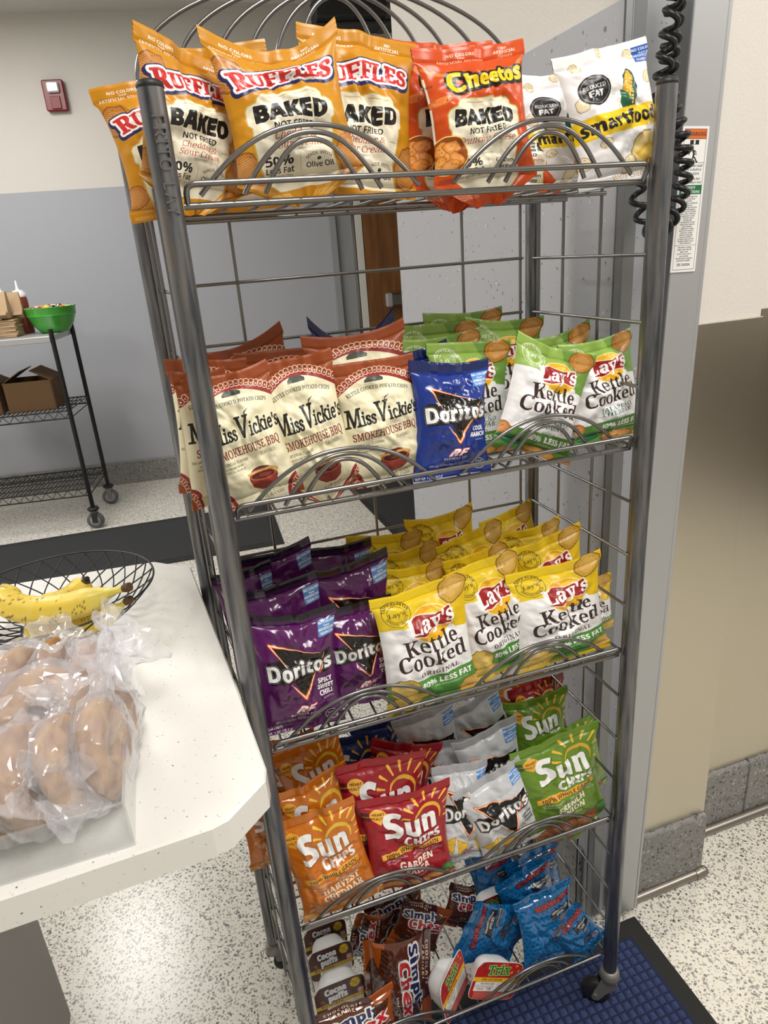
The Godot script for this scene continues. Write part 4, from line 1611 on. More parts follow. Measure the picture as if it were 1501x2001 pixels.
func bagel_mesh(sd: int, squash: float) -> ArrayMesh:
	var st := SurfaceTool.new()
	st.begin(Mesh.PRIMITIVE_TRIANGLES)
	var nz := noise(22.0, FastNoiseLite.TYPE_SIMPLEX, sd, 3)
	var R := 0.034
	var r := 0.0185
	var rings := []
	var cols := []
	for i in 36:
		var a := TAU * i / 36
		var ring := []
		var col := []
		for k in 18:
			var b := TAU * k / 18
			var rr := r * (1.0 + 0.06 * sin(a * 3.0 + sd))
			var q := Vector3(cos(a) * (R + cos(b) * rr), sin(a) * (R + cos(b) * rr), sin(b) * rr * squash)
			q += q.normalized() * nz.get_noise_3dv(q) * 0.004
			ring.append(q)
			var tone := clampf(nz.get_noise_3dv(q * 1.6 + Vector3(3, 3, 3)) * 0.9 + 0.45, 0.0, 1.0)
			col.append(Color(0.52, 0.30, 0.10).lerp(Color(0.24, 0.10, 0.03), tone))
		rings.append(ring)
		cols.append(col)
	for i in 36:
		var j := (i + 1) % 36
		for k in 18:
			var l := (k + 1) % 18
			for e in [[i, k], [j, l], [i, l], [i, k], [j, k], [j, l]]:
				st.set_color(cols[e[0]][e[1]])
				st.set_smooth_group(1)
				st.add_vertex(rings[e[0]][e[1]])
	st.generate_normals()
	return st.commit()


# thin crumpled film: a faceted shell round the bread with a gathered loose end
func film_mesh(sd: int, half: Vector3, tail_dir: Vector3, tail_len: float) -> ArrayMesh:
	var st := SurfaceTool.new()
	st.begin(Mesh.PRIMITIVE_TRIANGLES)
	var nz := noise(26.0, FastNoiseLite.TYPE_SIMPLEX, sd, 2)
	var n2 := noise(75.0, FastNoiseLite.TYPE_SIMPLEX, sd + 9, 2)
	var lat := 22
	var lon := 30
	var rows := []
	var axis := tail_dir.normalized()
	var side := axis.cross(Vector3(0.31, 0.2, 0.93)).normalized()
	var third := axis.cross(side)
	for i in lat + 1:
		var f := float(i) / lat
		var row := []
		for k in lon:
			var t := TAU * k / lon
			var th := PI * minf(f / 0.62, 1.0) * 0.86
			var d := axis * -cos(th) + (side * cos(t) + third * sin(t)) * sin(th)
			var p := Vector3(d.x * half.x, d.y * half.y, d.z * half.z)
			if f > 0.62:
				# the gathered end: narrow neck, then an open ruffle
				var g := (f - 0.62) / 0.38
				var neck := Vector3(axis.x * half.x, axis.y * half.y, axis.z * half.z)
				var rad := lerpf(0.42, 0.28, smoothstep(0.0, 0.3, g)) * half.length() * 0.55
				rad += half.length() * 0.42 * smoothstep(0.25, 1.0, g)
				rad *= 1.0 + 0.28 * sin(t * 5.0 + sd) * g
				p = neck * 0.86 + axis * tail_len * g + (side * cos(t) + third * sin(t) * 0.6) * rad
			var crumple := absf(nz.get_noise_3dv(p + Vector3(sd, 0, 0))) * 0.012 + absf(n2.get_noise_3dv(p)) * 0.005
			row.append(p + d * crumple + Vector3(n2.get_noise_3dv(p + Vector3(9, 0, 0)), n2.get_noise_3dv(p + Vector3(0, 9, 0)), n2.get_noise_3dv(p + Vector3(0, 0, 9))) * 0.003)
		rows.append(row)
	for i in lat:
		for k in lon:
			var l := (k + 1) % lon
			quad(st, rows[i][k], rows[i][l], rows[i + 1][l], rows[i + 1][k], true, -1 if (i * 7 + k * 3) % 5 < 3 else 1)
	st.generate_normals()
	return st.commit()


func build_counter_things():
	M.peel = mat(Color.WHITE, 0.42)
	M.peel.vertex_color_use_as_albedo = true
	var y := COUNTER_Y
	# wire bowl
	var c := Vector3(-0.262, y, -0.293)
	var b = thing("wire_fruit_bowl", "shallow round black wire fruit bowl holding bananas", "bowl", c)
	var R := 0.153
	part(b, "rim", tube(arc_points(Vector3(0, 0.062, 0), R, R, 0.0, TAU * 71 / 72, 71, Vector3.RIGHT, Vector3.BACK), 0.0017, 8, true), M.black_wire)
	part(b, "base_ring", tube(arc_points(Vector3(0, 0.003, 0), 0.062, 0.062, 0.0, TAU * 35 / 36, 35, Vector3.RIGHT, Vector3.BACK), 0.0016, 8, true), M.black_wire)
	for i in 26:
		for s in [-1, 1]:
			var a := TAU * i / 26
			var pts := []
			for k in 9:
				var f := k / 8.0
				var rad := lerpf(0.062, R, pow(f, 0.8))
				var an: float = a + s * 0.62 * f
				pts.append(Vector3(cos(an) * rad, 0.003 + 0.059 * pow(f, 1.5), sin(an) * rad))
			part(b, "bowl_wire", tube(pts, 0.0012, 6), M.black_wire)
	for i in 6:
		var a := PI * i / 6.0
		bar(b, "base_wire", Vector3(cos(a), 0, sin(a)) * 0.06 + Vector3(0, 0.003 + 0.0004 * i, 0), Vector3(-cos(a), 0, -sin(a)) * 0.06 + Vector3(0, 0.003 + 0.0004 * i, 0), 0.0012, M.black_wire, 6)
	banana("banana", "large speckled yellow banana lying on top in the wire bowl", [Vector3(-0.316, 1.108, -0.24), Vector3(-0.304, 1.092, -0.202), Vector3(-0.275, 1.082, -0.188), Vector3(-0.237, 1.08, -0.18), Vector3(-0.201, 1.086, -0.172), Vector3(-0.175, 1.094, -0.168), Vector3(-0.146, 1.104, -0.152)], 0.0205, 3)
	banana("banana", "banana at the back of the bowl with its dark tip pointing up", [Vector3(-0.201, 1.1, -0.222), Vector3(-0.218, 1.078, -0.234), Vector3(-0.25, 1.05, -0.272), Vector3(-0.286, 1.036, -0.305), Vector3(-0.318, 1.042, -0.33)], 0.0185, 5)
	banana("banana", "lower banana half hidden under the speckled one, along the bowl rim", [Vector3(-0.3, 1.044, -0.212), Vector3(-0.26, 1.041, -0.198), Vector3(-0.217, 1.045, -0.19), Vector3(-0.177, 1.058, -0.178), Vector3(-0.148, 1.078, -0.16)], 0.0185, 8)
	# clear tray
	var tx0 := -0.56
	var tx1 := -0.148
	var tz0 := -0.03
	var tz1 := 0.236
	var hh := 0.05
	var t = thing("clear_tray", "clear acrylic tray at the counter edge filled with wrapped bagels", "tray", Vector3((tx0 + tx1) / 2, y, (tz0 + tz1) / 2))
	var sx := tx1 - tx0
	var sz := tz1 - tz0
	part(t, "tray_floor", box(Vector3(sx, 0.003, sz)), M.glass, Vector3(0, 0.0025, 0))
	part(t, "tray_wall", box(Vector3(sx, hh, 0.003)), M.glass, Vector3(0, hh / 2 + 0.004, sz / 2 - 0.0015))
	part(t, "tray_wall", box(Vector3(sx, hh, 0.003)), M.glass, Vector3(0, hh / 2 + 0.004, -sz / 2 + 0.0015))
	part(t, "tray_wall", box(Vector3(0.003, hh, sz - 0.006)), M.glass, Vector3(sx / 2 - 0.0015, hh / 2 + 0.004, 0))
	part(t, "tray_wall", box(Vector3(0.003, hh, sz - 0.006)), M.glass, Vector3(-sx / 2 + 0.0015, hh / 2 + 0.004, 0))
	# wrapped bagels: place, turn, kind of crumpled end
	M.crust = mat(Color.WHITE, 0.62)
	M.crust.vertex_color_use_as_albedo = true
	M.film = StandardMaterial3D.new()
	M.film.albedo_color = Color(0.97, 0.97, 1.0, 0.22)
	M.film.transparency = BaseMaterial3D.TRANSPARENCY_ALPHA
	M.film.roughness = 0.12
	var kinds := []
	for i in 4:
		kinds.append(bagel_mesh(20 + i, 0.8))
	for w in BAGELS:
		var o = thing("wrapped_bagel", w[6], "bagel", Vector3(w[0], w[1], w[2]), 0.0, "bagels wrapped in clear film")
		o.rotation = Vector3(w[3], w[4], w[5]) * PI / 180.0
		part(o, "bagel", kinds[w[7] % 4], M.crust)
		part(o, "film_wrap", film_mesh(w[7] * 3 + 1, Vector3(0.0575, 0.0575, 0.0225), w[8], w[9]), M.film)


const BAGELS := [
	[-0.232, 1.078, 0.075, -58.0, 10.0, 0.0, "largest round bagel facing up in the middle of the tray", 1, Vector3(1, 0.15, 0.5), 0.05],
	[-0.272, 1.066, 0.0, 2.0, 62.0, 0.0, "dark wrapped bagel at the back of the tray under the bananas, left one", 2, Vector3(-0.8, 0.6, 0), 0.05],
	[-0.226, 1.066, 0.0, 0.0, 76.0, 0.0, "upright dark bagel at the back of the tray, nearest the bananas", 3, Vector3(0.1, 1.0, 0.1), 0.012],
	[-0.184, 1.062, 0.012, -6.0, 82.0, 0.0, "pale upright bagel slice at the tray's back right corner", 0, Vector3(0.1, 0.7, 0.9), 0.04],
	[-0.318, 1.066, 0.07, -10.0, 66.0, 0.0, "wrapped bagel at the left frame edge beside the large round one", 5, Vector3(0.2, 1.0, 0.3), 0.045],
	[-0.272, 1.064, 0.168, -18.0, 74.0, 4.0, "front row bagel, second from the left frame edge", 6, Vector3(0.3, 1.0, 0.2), 0.02],
	[-0.236, 1.063, 0.17, -16.0, 72.0, 8.0, "front row bagel in the middle, leaning, thin golden edge up", 7, Vector3(-0.5, 0.1, 0.9), 0.04],
	[-0.2, 1.063, 0.165, -14.0, 76.0, 0.0, "front row bagel with a pale torn patch near the tray's right wall", 4, Vector3(0.4, 0.95, 0.2), 0.03],
	[-0.168, 1.062, 0.15, -6.0, 80.0, -6.0, "rightmost bagel in the tray under a big tuft of clear film", 9, Vector3(0.7, 1.0, 0.1), 0.055],
	[-0.308, 1.064, 0.17, -18.0, 74.0, 0.0, "front row bagel cut off by the left frame edge", 10, Vector3(-0.2, 0.4, 1.0), 0.045],
	[-0.172, 1.062, 0.09, -20.0, 70.0, 0.0, "bagel buried under film right of the large round one", 11, Vector3(1.0, 0.45, 0.4), 0.06],
	[-0.346, 1.064, 0.16, -18.0, 74.0, 0.0, "bagel in the tray just left of the frame edge", 12, Vector3(0, 1, 0.2), 0.02],
]

# ---------------------------------------------------------------- the black wire cart by the far wall
func build_cart():
	var t = thing("wire_cart", "black wire shelf cart with a steel top standing at the far wall", "cart", Vector3(-1.12, 0, -4.02), -0.155)
	var hw := 0.58
	var hd := 0.24
	var top := 1.215
	for q in [[hw, hd], [hw, -hd], [-hw, hd], [-hw, -hd]]:
		var p = bar(t, "leg_post", Vector3(q[0], 0.13, q[1]), Vector3(q[0], top + 0.035, q[1]), 0.0135, M.black_metal, 16)
		for k in 12:
			bar(p, "groove_ring", Vector3(0, -0.5 + k * 0.09, 0), Vector3(0, -0.497 + k * 0.09, 0), 0.0142, M.black_metal, 14)
		var c := Node3D.new()
		c.name = "caster"
		t.add_child(c, true)
		c.position = Vector3(q[0], 0, q[1])
		part(c, "bumper", lathe([Vector2(0.0, 0.142), Vector2(0.03, 0.142), Vector2(0.036, 0.136), Vector2(0.036, 0.128), Vector2(0.03, 0.122), Vector2(0.0, 0.122)], 20), M.rubber)
		part(c, "swivel", lathe([Vector2(0.0, 0.122), Vector2(0.026, 0.122), Vector2(0.026, 0.108), Vector2(0.0, 0.106)], 18), M.wire)
		for s in [-1, 1]:
			part(c, "fork_plate", box(Vector3(0.034, 0.075, 0.003), 0.001), M.wire, Vector3(0, 0.078, 0.02 * s))
		var w = part(c, "wheel", lathe([Vector2(0.0, -0.016), Vector2(0.036, -0.016), Vector2(0.038, -0.014), Vector2(0.05, -0.014), Vector2(0.0535, -0.008), Vector2(0.0535, 0.008), Vector2(0.05, 0.014), Vector2(0.038, 0.014), Vector2(0.036, 0.016), Vector2(0.0, 0.016)], 28), mat(c8(96, 97, 99), 0.6), Vector3(0, 0.0535, 0), Vector3(PI / 2, 0, 0))
		part(w, "hub", lathe([Vector2(0.0, -0.0185), Vector2(0.03, -0.018), Vector2(0.032, -0.016), Vector2(0.032, 0.016), Vector2(0.03, 0.018), Vector2(0.0, 0.0185)], 24), mat(c8(150, 151, 153), 0.5))
	part(t, "steel_top", box(Vector3(hw * 2 - 0.02, 0.034, hd * 2 + 0.03), 0.003), M.rail, Vector3(0, top - 0.02, 0))
	for yy in [0.77, 0.27]:
		var sh := Node3D.new()
		sh.name = "wire_shelf"
		t.add_child(sh, true)
		sh.position = Vector3(0, yy, 0)
		for z in [-hd, hd]:
			bar(sh, "edge_wire", Vector3(-hw, 0, z), Vector3(hw, 0, z), 0.0045, M.black_metal)
			bar(sh, "edge_wire", Vector3(-hw, -0.045, z), Vector3(hw, -0.045, z), 0.0045, M.black_metal)
			var zig := []
			for k in 37:
				zig.append(Vector3(lerpf(-hw, hw, k / 36.0), -0.045 if k % 2 else 0.0, z))
			part(sh, "truss_wire", tube(zig, 0.0034, 6), M.black_metal)
		for x in [-hw, hw]:
			bar(sh, "edge_wire", Vector3(x, 0, -hd), Vector3(x, 0, hd), 0.0035, M.black_metal)
			bar(sh, "edge_wire", Vector3(x, -0.045, -hd), Vector3(x, -0.045, hd), 0.0035, M.black_metal)
		for k in 44:
			var x := lerpf(-hw + 0.02, hw - 0.02, k / 43.0)
			bar(sh, "deck_wire", Vector3(x, 0.004, -hd), Vector3(x, 0.004, hd), 0.0026, M.black_metal, 6)
		for z in [-0.12, 0.0, 0.12]:
			bar(sh, "cross_wire", Vector3(-hw, -0.002, z), Vector3(hw, -0.002, z), 0.0028, M.black_metal)
	# things on the cart: places in the cart's own axes
	var at := func(x: float, yv: float, z: float) -> Vector3: return t.transform * Vector3(x, yv, z)
	var yt := top - 0.002
	var green := mat(c8(70, 162, 58), 0.22)
	var b = thing("mixing_bowl", "green mixing bowl full of wrapped sweets on the wire cart", "bowl", at.call(0.525, yt, -0.06), 0.0)
	part(b, "bowl_body", lathe([Vector2(0.0, 0.0015), Vector2(0.075, 0.0015), Vector2(0.085, 0.006), Vector2(0.118, 0.05), Vector2(0.138, 0.1), Vector2(0.14, 0.102), Vector2(0.1405, 0.106), Vector2(0.146, 0.145), Vector2(0.15, 0.15), Vector2(0.146, 0.152), Vector2(0.141, 0.146), Vector2(0.132, 0.1), Vector2(0.11, 0.05), Vector2(0.078, 0.012), Vector2(0.0, 0.01)], 40), green)
	part(b, "raised_band", tube(arc_points(Vector3(0, 0.104, 0), 0.1405, 0.1405, 0.0, TAU * 47 / 48, 47, Vector3.RIGHT, Vector3.BACK), 0.0028, 8, true), green)
	var r := RandomNumberGenerator.new()
	r.seed = 5
	var sweet_cols := [c8(232, 178, 44), c8(236, 200, 80), c8(190, 40, 70), c8(240, 240, 236), c8(228, 120, 36), c8(60, 70, 120)]
	var sweet_names := ["yellow", "pale yellow", "crimson", "white", "orange", "dark blue"]
	for i in 26:
		var a := i * 2.39996
		var rad := 0.118 * sqrt((i + 0.5) / 26.0)
		var k := i % 6
		var s = thing("wrapped_sweet", sweet_names[k] + " wrapped sweet in the green mixing bowl", "sweet", b.position + Vector3(cos(a) * rad, 0.142 + 0.012 * (1.0 - rad / 0.118) + r.randf_range(0, 0.006), sin(a) * rad), r.randf() * TAU, sweet_names[k] + " sweets in the green bowl")
		part(s, "sweet", box(Vector3(0.03, 0.016, 0.02), 0.006), mat(sweet_cols[k], 0.25))
		for e in [-1, 1]:
			part(s, "wrapper_twist", lathe([Vector2(0.001, 0.0), Vector2(0.004, 0.006), Vector2(0.009, 0.013)], 8, -1), mat(sweet_cols[k], 0.25), Vector3(0.014 * e, 0, 0), Vector3(0, 0, -PI / 2 * e))
	var cores := []
	# squeeze bottles
	for k in [[0.33, -0.17, c8(134, 62, 48), "squeeze bottle of brown sauce with a white pointed cap"], [0.23, -0.16, c8(206, 202, 168), "squeeze bottle of pale dressing with a white cap at the frame edge"]]:
		var s = thing("squeeze_bottle", k[3], "bottle", at.call(k[0], yt, k[1]), 0.0, "squeeze bottles on the cart")
		part(s, "bottle_body", lathe([Vector2(0.0, 0.001), Vector2(0.04, 0.001), Vector2(0.043, 0.006), Vector2(0.043, 0.2), Vector2(0.041, 0.215), Vector2(0.038, 0.222), Vector2(0, 0.222)], 28), mat(k[2], 0.3))
		part(s, "cap", lathe([Vector2(0.041, 0.218), Vector2(0.042, 0.242), Vector2(0.032, 0.246), Vector2(0.03, 0.256), Vector2(0.012, 0.26), Vector2(0.009, 0.268), Vector2(0.0035, 0.315), Vector2(0.0, 0.316)], 24), mat(c8(232, 234, 238), 0.4))
	# paper: two stacks of folded napkins and a few paper sacks leaning on them
	var kraft := mat(c8(186, 158, 124), 0.85)
	var kraft2 := mat(c8(168, 140, 108), 0.85)
	for k in [[0.285, 0.03, "brown folded napkins stacked in a tray next to the green bowl", 9], [0.14, 0.06, "brown folded napkins stacked at the left frame edge", 12]]:
		var s = thing("napkin_stack", k[2], "napkins", at.call(k[0], yt, k[1]), -0.155, "napkin stacks on the cart")
		for i in k[3]:
			part(s, "napkin", box(Vector3(0.13, 0.0105, 0.13), 0.003), kraft if i % 2 else kraft2, Vector3(0.002 * (i % 3), 0.0062 + 0.0112 * i, 0.001 * (i % 2)), Vector3(0, 0.03 * ((i * 7) % 5 - 2), 0))
	for k in [[0.265, 0.05, 0.0, "upper brown paper sack leaning on the napkins, its mouth open"], [0.31, -0.035, 0.25, "brown paper sack standing behind the open one"]]:
		var s = thing("paper_sack", k[3], "paper bag", at.call(k[0], yt + 0.108 + (0.0 if k[2] == 0.0 else -0.008), k[1]), k[2] - 0.2, "paper sacks on the cart")
		var st := SurfaceTool.new()
		st.begin(Mesh.PRIMITIVE_TRIANGLES)
		var hx := 0.062
		var low := [Vector3(-hx, 0, 0.03), Vector3(hx, 0, 0.022), Vector3(hx, 0, -0.02), Vector3(-hx, 0, -0.02)]
		var mid := [Vector3(-hx - 0.006, 0.028, 0.05), Vector3(hx, 0.034, 0.034), Vector3(hx + 0.004, 0.034, -0.024), Vector3(-hx, 0.03, -0.02)]
		var upp := [Vector3(-hx + 0.004, 0.15, 0.004), Vector3(hx - 0.004, 0.152, 0.0), Vector3(hx - 0.002, 0.15, -0.02), Vector3(-hx + 0.006, 0.148, -0.022)]
		for i in 4:
			var j := (i + 1) % 4
			quad(st, low[i], low[j], mid[j], mid[i], true)
			quad(st, mid[i], mid[j], upp[j], upp[i], true)
		quad(st, upp[0], upp[1], upp[2], upp[3], true)
		quad(st, low[0], low[1], low[2], low[3], false)
		st.generate_normals()
		part(s, "sack_body", st.commit(), kraft)
		part(s, "folded_lip", box(Vector3(0.118, 0.003, 0.05), 0.001), kraft2, Vector3(0, 0.033, 0.046), Vector3(0.5, 0, 0.03))
	# cardboard boxes with open flaps on the middle shelf
	var card := mat(c8(100, 74, 46), 0.85)
	for k in [[0.36, 0.06, "open cardboard box on the cart's middle shelf, nearest the cart's end"], [0.05, 0.06, "open cardboard box on the middle shelf at the left frame edge"]]:
		var s = thing("cardboard_box", k[2], "box", at.call(k[0], 0.7765, k[1]), -0.155, "cardboard boxes on the cart")
		var w := 0.27
		var d := 0.25
		var h := 0.175
		part(s, "box_floor", box(Vector3(w, 0.005, d)), card, Vector3(0, 0.003, 0))
		for e in [-1, 1]:
			part(s, "box_side", box(Vector3(0.005, h, d)), card, Vector3(e * w / 2, h / 2 + 0.006, 0))
			part(s, "box_side", box(Vector3(w - 0.006, h, 0.005)), card, Vector3(0, h / 2 + 0.006, e * d / 2))
			part(s, "box_flap", box(Vector3(0.13, 0.004, d)), card, Vector3(e * (w / 2 - 0.05), h + 0.036, 0), Vector3(0, 0, -0.52 * e))


# ---------------------------------------------------------------- on the walls
func build_wall_things():
	var red := mat(c8(122, 22, 32), 0.35)
	var al = thing("fire_alarm_strobe", "red fire alarm with a clear strobe lens on the far wall", "alarm", far(-0.035, 2.61, 0.001), FAR_TURN)
	part(al, "housing", box(Vector3(0.13, 0.045, 0.175), 0.01), red, Vector3(0, 0, 0.024), Vector3(PI / 2, 0, 0))
	part(al, "horn_grille", box(Vector3(0.06, 0.012, 0.07), 0.004), mat(c8(128, 26, 36), 0.4), Vector3(0.002, -0.042, 0.05), Vector3(PI / 2, 0, 0))
	part(al, "strobe_lens", box(Vector3(0.074, 0.03, 0.06), 0.012), mat(c8(220, 222, 220), 0.12, 0.2), Vector3(0.002, 0.042, 0.055), Vector3(PI / 2, 0, 0))
	# low dark cabinets along the right wall; the steel sheets mirror them
	var wood := mat(c8(62, 42, 28), 0.45)
	for i in 3:
		var s = thing("base_cabinet", ["dark brown low cabinet by the right wall, nearest the steel sheets", "dark brown low cabinet by the right wall, middle of three", "dark brown low cabinet by the right wall, nearest the front corner"][i], "cabinet", Vector3(3.35, 0, 0.75 + 0.92 * i), 0.0, "dark cabinets by the right wall")
		part(s, "cabinet_body", box(Vector3(0.48, 1.1, 0.9), 0.004), wood, Vector3(0, 0.555, 0))
		for e in [-1, 1]:
			var d = part(s, "cabinet_door", box(Vector3(0.018, 0.98, 0.43), 0.003), wood, Vector3(-0.25, 0.56, 0.222 * e))
			bar(d, "handle", Vector3(-0.02, 0.2, -0.18 * e), Vector3(-0.02, 0.34, -0.18 * e), 0.005, M.wire)
	# the coiled cord of the door opener
	var cord = thing("coiled_cord", "black coiled cord hanging beside the guide rail", "cord", Vector3.ZERO)
	part(cord, "long_coil", coil([Vector3(0.706, 1.9, -0.085), Vector3(0.69, 1.8, -0.085), Vector3(0.684, 1.73, -0.088), Vector3(0.676, 1.65, -0.095), Vector3(0.662, 1.59, -0.1), Vector3(0.674, 1.548, -0.1), Vector3(0.69, 1.53, -0.1)], 0.0095, 0.004, 15), M.cord)
	part(cord, "tight_coil", coil([Vector3(0.722, 1.9, -0.112), Vector3(0.716, 1.8, -0.112), Vector3(0.713, 1.75, -0.112), Vector3(0.718, 1.7, -0.112), Vector3(0.742, 1.655, -0.112), Vector3(0.752, 1.61, -0.112), Vector3(0.745, 1.565, -0.112), Vector3(0.72, 1.535, -0.108), Vector3(0.69, 1.53, -0.1)], 0.0105, 0.0043, 22), M.cord)
	# warning label on the rail
	var wl = thing("warning_label", "white warning label with an orange header stuck on the guide rail", "label", Vector3(0.7965, 1.568, -0.1468))
	wl.rotation.z = -0.0238
	var a := Art.new(320, 1320, c8(240, 240, 238), fonts)
	warning_print(a)
	var m := StandardMaterial3D.new()
	m.albedo_texture = a.texture()
	m.texture_repeat = false
	m.roughness = 0.4
	var st := SurfaceTool.new()
	st.begin(Mesh.PRIMITIVE_TRIANGLES)
	var w := 0.0245
	var h := 0.105
	for p in [[-1, 1], [1, 1], [1, -1], [-1, 1], [1, -1], [-1, -1]]:
		st.set_normal(Vector3(0, 0, 1))
		st.set_uv(Vector2((p[0] + 1) / 2.0, (1 - p[1]) / 2.0))
		st.add_vertex(Vector3(p[0] * w, p[1] * h, 0.0006))
	part(wl, "printed_face", st.commit(), m)
	part(wl, "backing", box(Vector3(w * 2, h * 2, 0.0007)), mat(c8(236, 236, 234), 0.5), Vector3(0, 0, 0.0001))


func coil(path: Array, r: float, thick: float, turns: int) -> ArrayMesh:
	var curve := Curve3D.new()
	for i in path.size():
		var d: Vector3 = (path[mini(i + 1, path.size() - 1)] - path[maxi(i - 1, 0)]) / 5.0
		curve.add_point(path[i], -d, d)
	var pts := []
	var len := curve.get_baked_length()
	var n := turns * 16
	for i in n + 1:
		var f := float(i) / n
		var p: Vector3 = curve.sample_baked(f * len, true)
		var d: Vector3 = (curve.sample_baked(minf(f + 0.01, 1.0) * len, true) - curve.sample_baked(maxf(f - 0.01, 0.0) * len, true)).normalized()
		var s := d.cross(Vector3(0, 0.1, 1)).normalized()
		var u := s.cross(d).normalized()
		var t := TAU * turns * f
		pts.append(p + (s * cos(t) + u * sin(t)) * r)
	return tube(pts, thick, 8)


func warning_print(a: Art):
	var ink := c8(28, 26, 26)
	a.rect(22, 22, 276, 1276, ink)
	a.rect(26, 26, 268, 1268, c8(240, 240, 238))
	a.rect(26, 26, 268, 80, c8(220, 110, 44))
	a.poly([[52, 88], [92, 88], [72, 48]], ink)
	a.t("!", 72, 84, 30, c8(220, 110, 44))
	a.t("WARNING", 188, 84, 48, ink, {"sx": 0.86})
	a.rect(26, 106, 268, 4, ink)
	a.rect(100, 118, 110, 40, ink)
	a.poly([[148, 118], [162, 118], [168, 146], [155, 158], [142, 146]], c8(240, 240, 238))
	a.oval(134, 178, 14, 14, ink)
	a.stroke([[138, 192], [160, 240], [150, 270]], [16, 24, 18], ink)
	a.stroke([[138, 198], [110, 214], [96, 244]], 10, ink)
	a.stroke([[150, 206], [178, 218], [186, 246]], 10, ink)
	a.stroke([[152, 264], [178, 276], [192, 304], [206, 306]], 14, ink)
	a.stroke([[150, 264], [142, 290]], 12, ink)
	a.rect(26, 314, 268, 4, ink)
	var y := 352.0
	for s in ["Moving door could", "result in death or", "serious injury"]:
		a.t(s, 156, y, 32, ink, {"sx": 0.86})
		y += 34
	y += 12
	for s in ["DO NOT close door", "until doorway is clear"]:
		a.t(s, 156, y, 30, ink, {"sx": 0.82})
		y += 32
	a.rect(26, 512, 268, 84, c8(24, 110, 64))
	a.t("SAFETY", 160, 548, 34, white(240))
	a.t("INSTRUCTIONS", 160, 584, 32, white(240))
	y = 622.0
	for s in ["1. Control the speed of the", "door during manual", "operation.", "2. Do not stand or walk under", "moving door.", "3. Keep doorway clear and in", "full view while operating.", "4. Do not permit children to", "play on, near, or with door,", "or operate door controls.", "5. Check door before", "operating daily.", "6. Sensing devices on motor", "operated doors should be", "tested frequently.", "7. Adjustments or repairs", "must ONLY be made by a", "trained door systems", "technician using proper", "tools and instructions.", "8. Visually inspect door and", "hardware monthly for worn", "and/or broken parts."]:
		a.t(s, 158, y, 19, ink, {"sx": 0.84, "f": "s", "bold": 0.4})
		y += 19.5
	a.rect(26, 1064, 268, 3, ink)
	y = 1090.0
	for s in ["Place label at a readable", "height on door drive side", "guide or jamb.", "Do NOT remove, cover or", "paint over label.", "This label should be inspected", "periodically for legibility."]:
		a.t(s, 156, y, 19, ink, {"sx": 0.84, "f": "s", "bold": 0.4})
		y += 21
	a.t("IRS DASMA", 158, 1262, 36, ink, {"sx": 0.9})



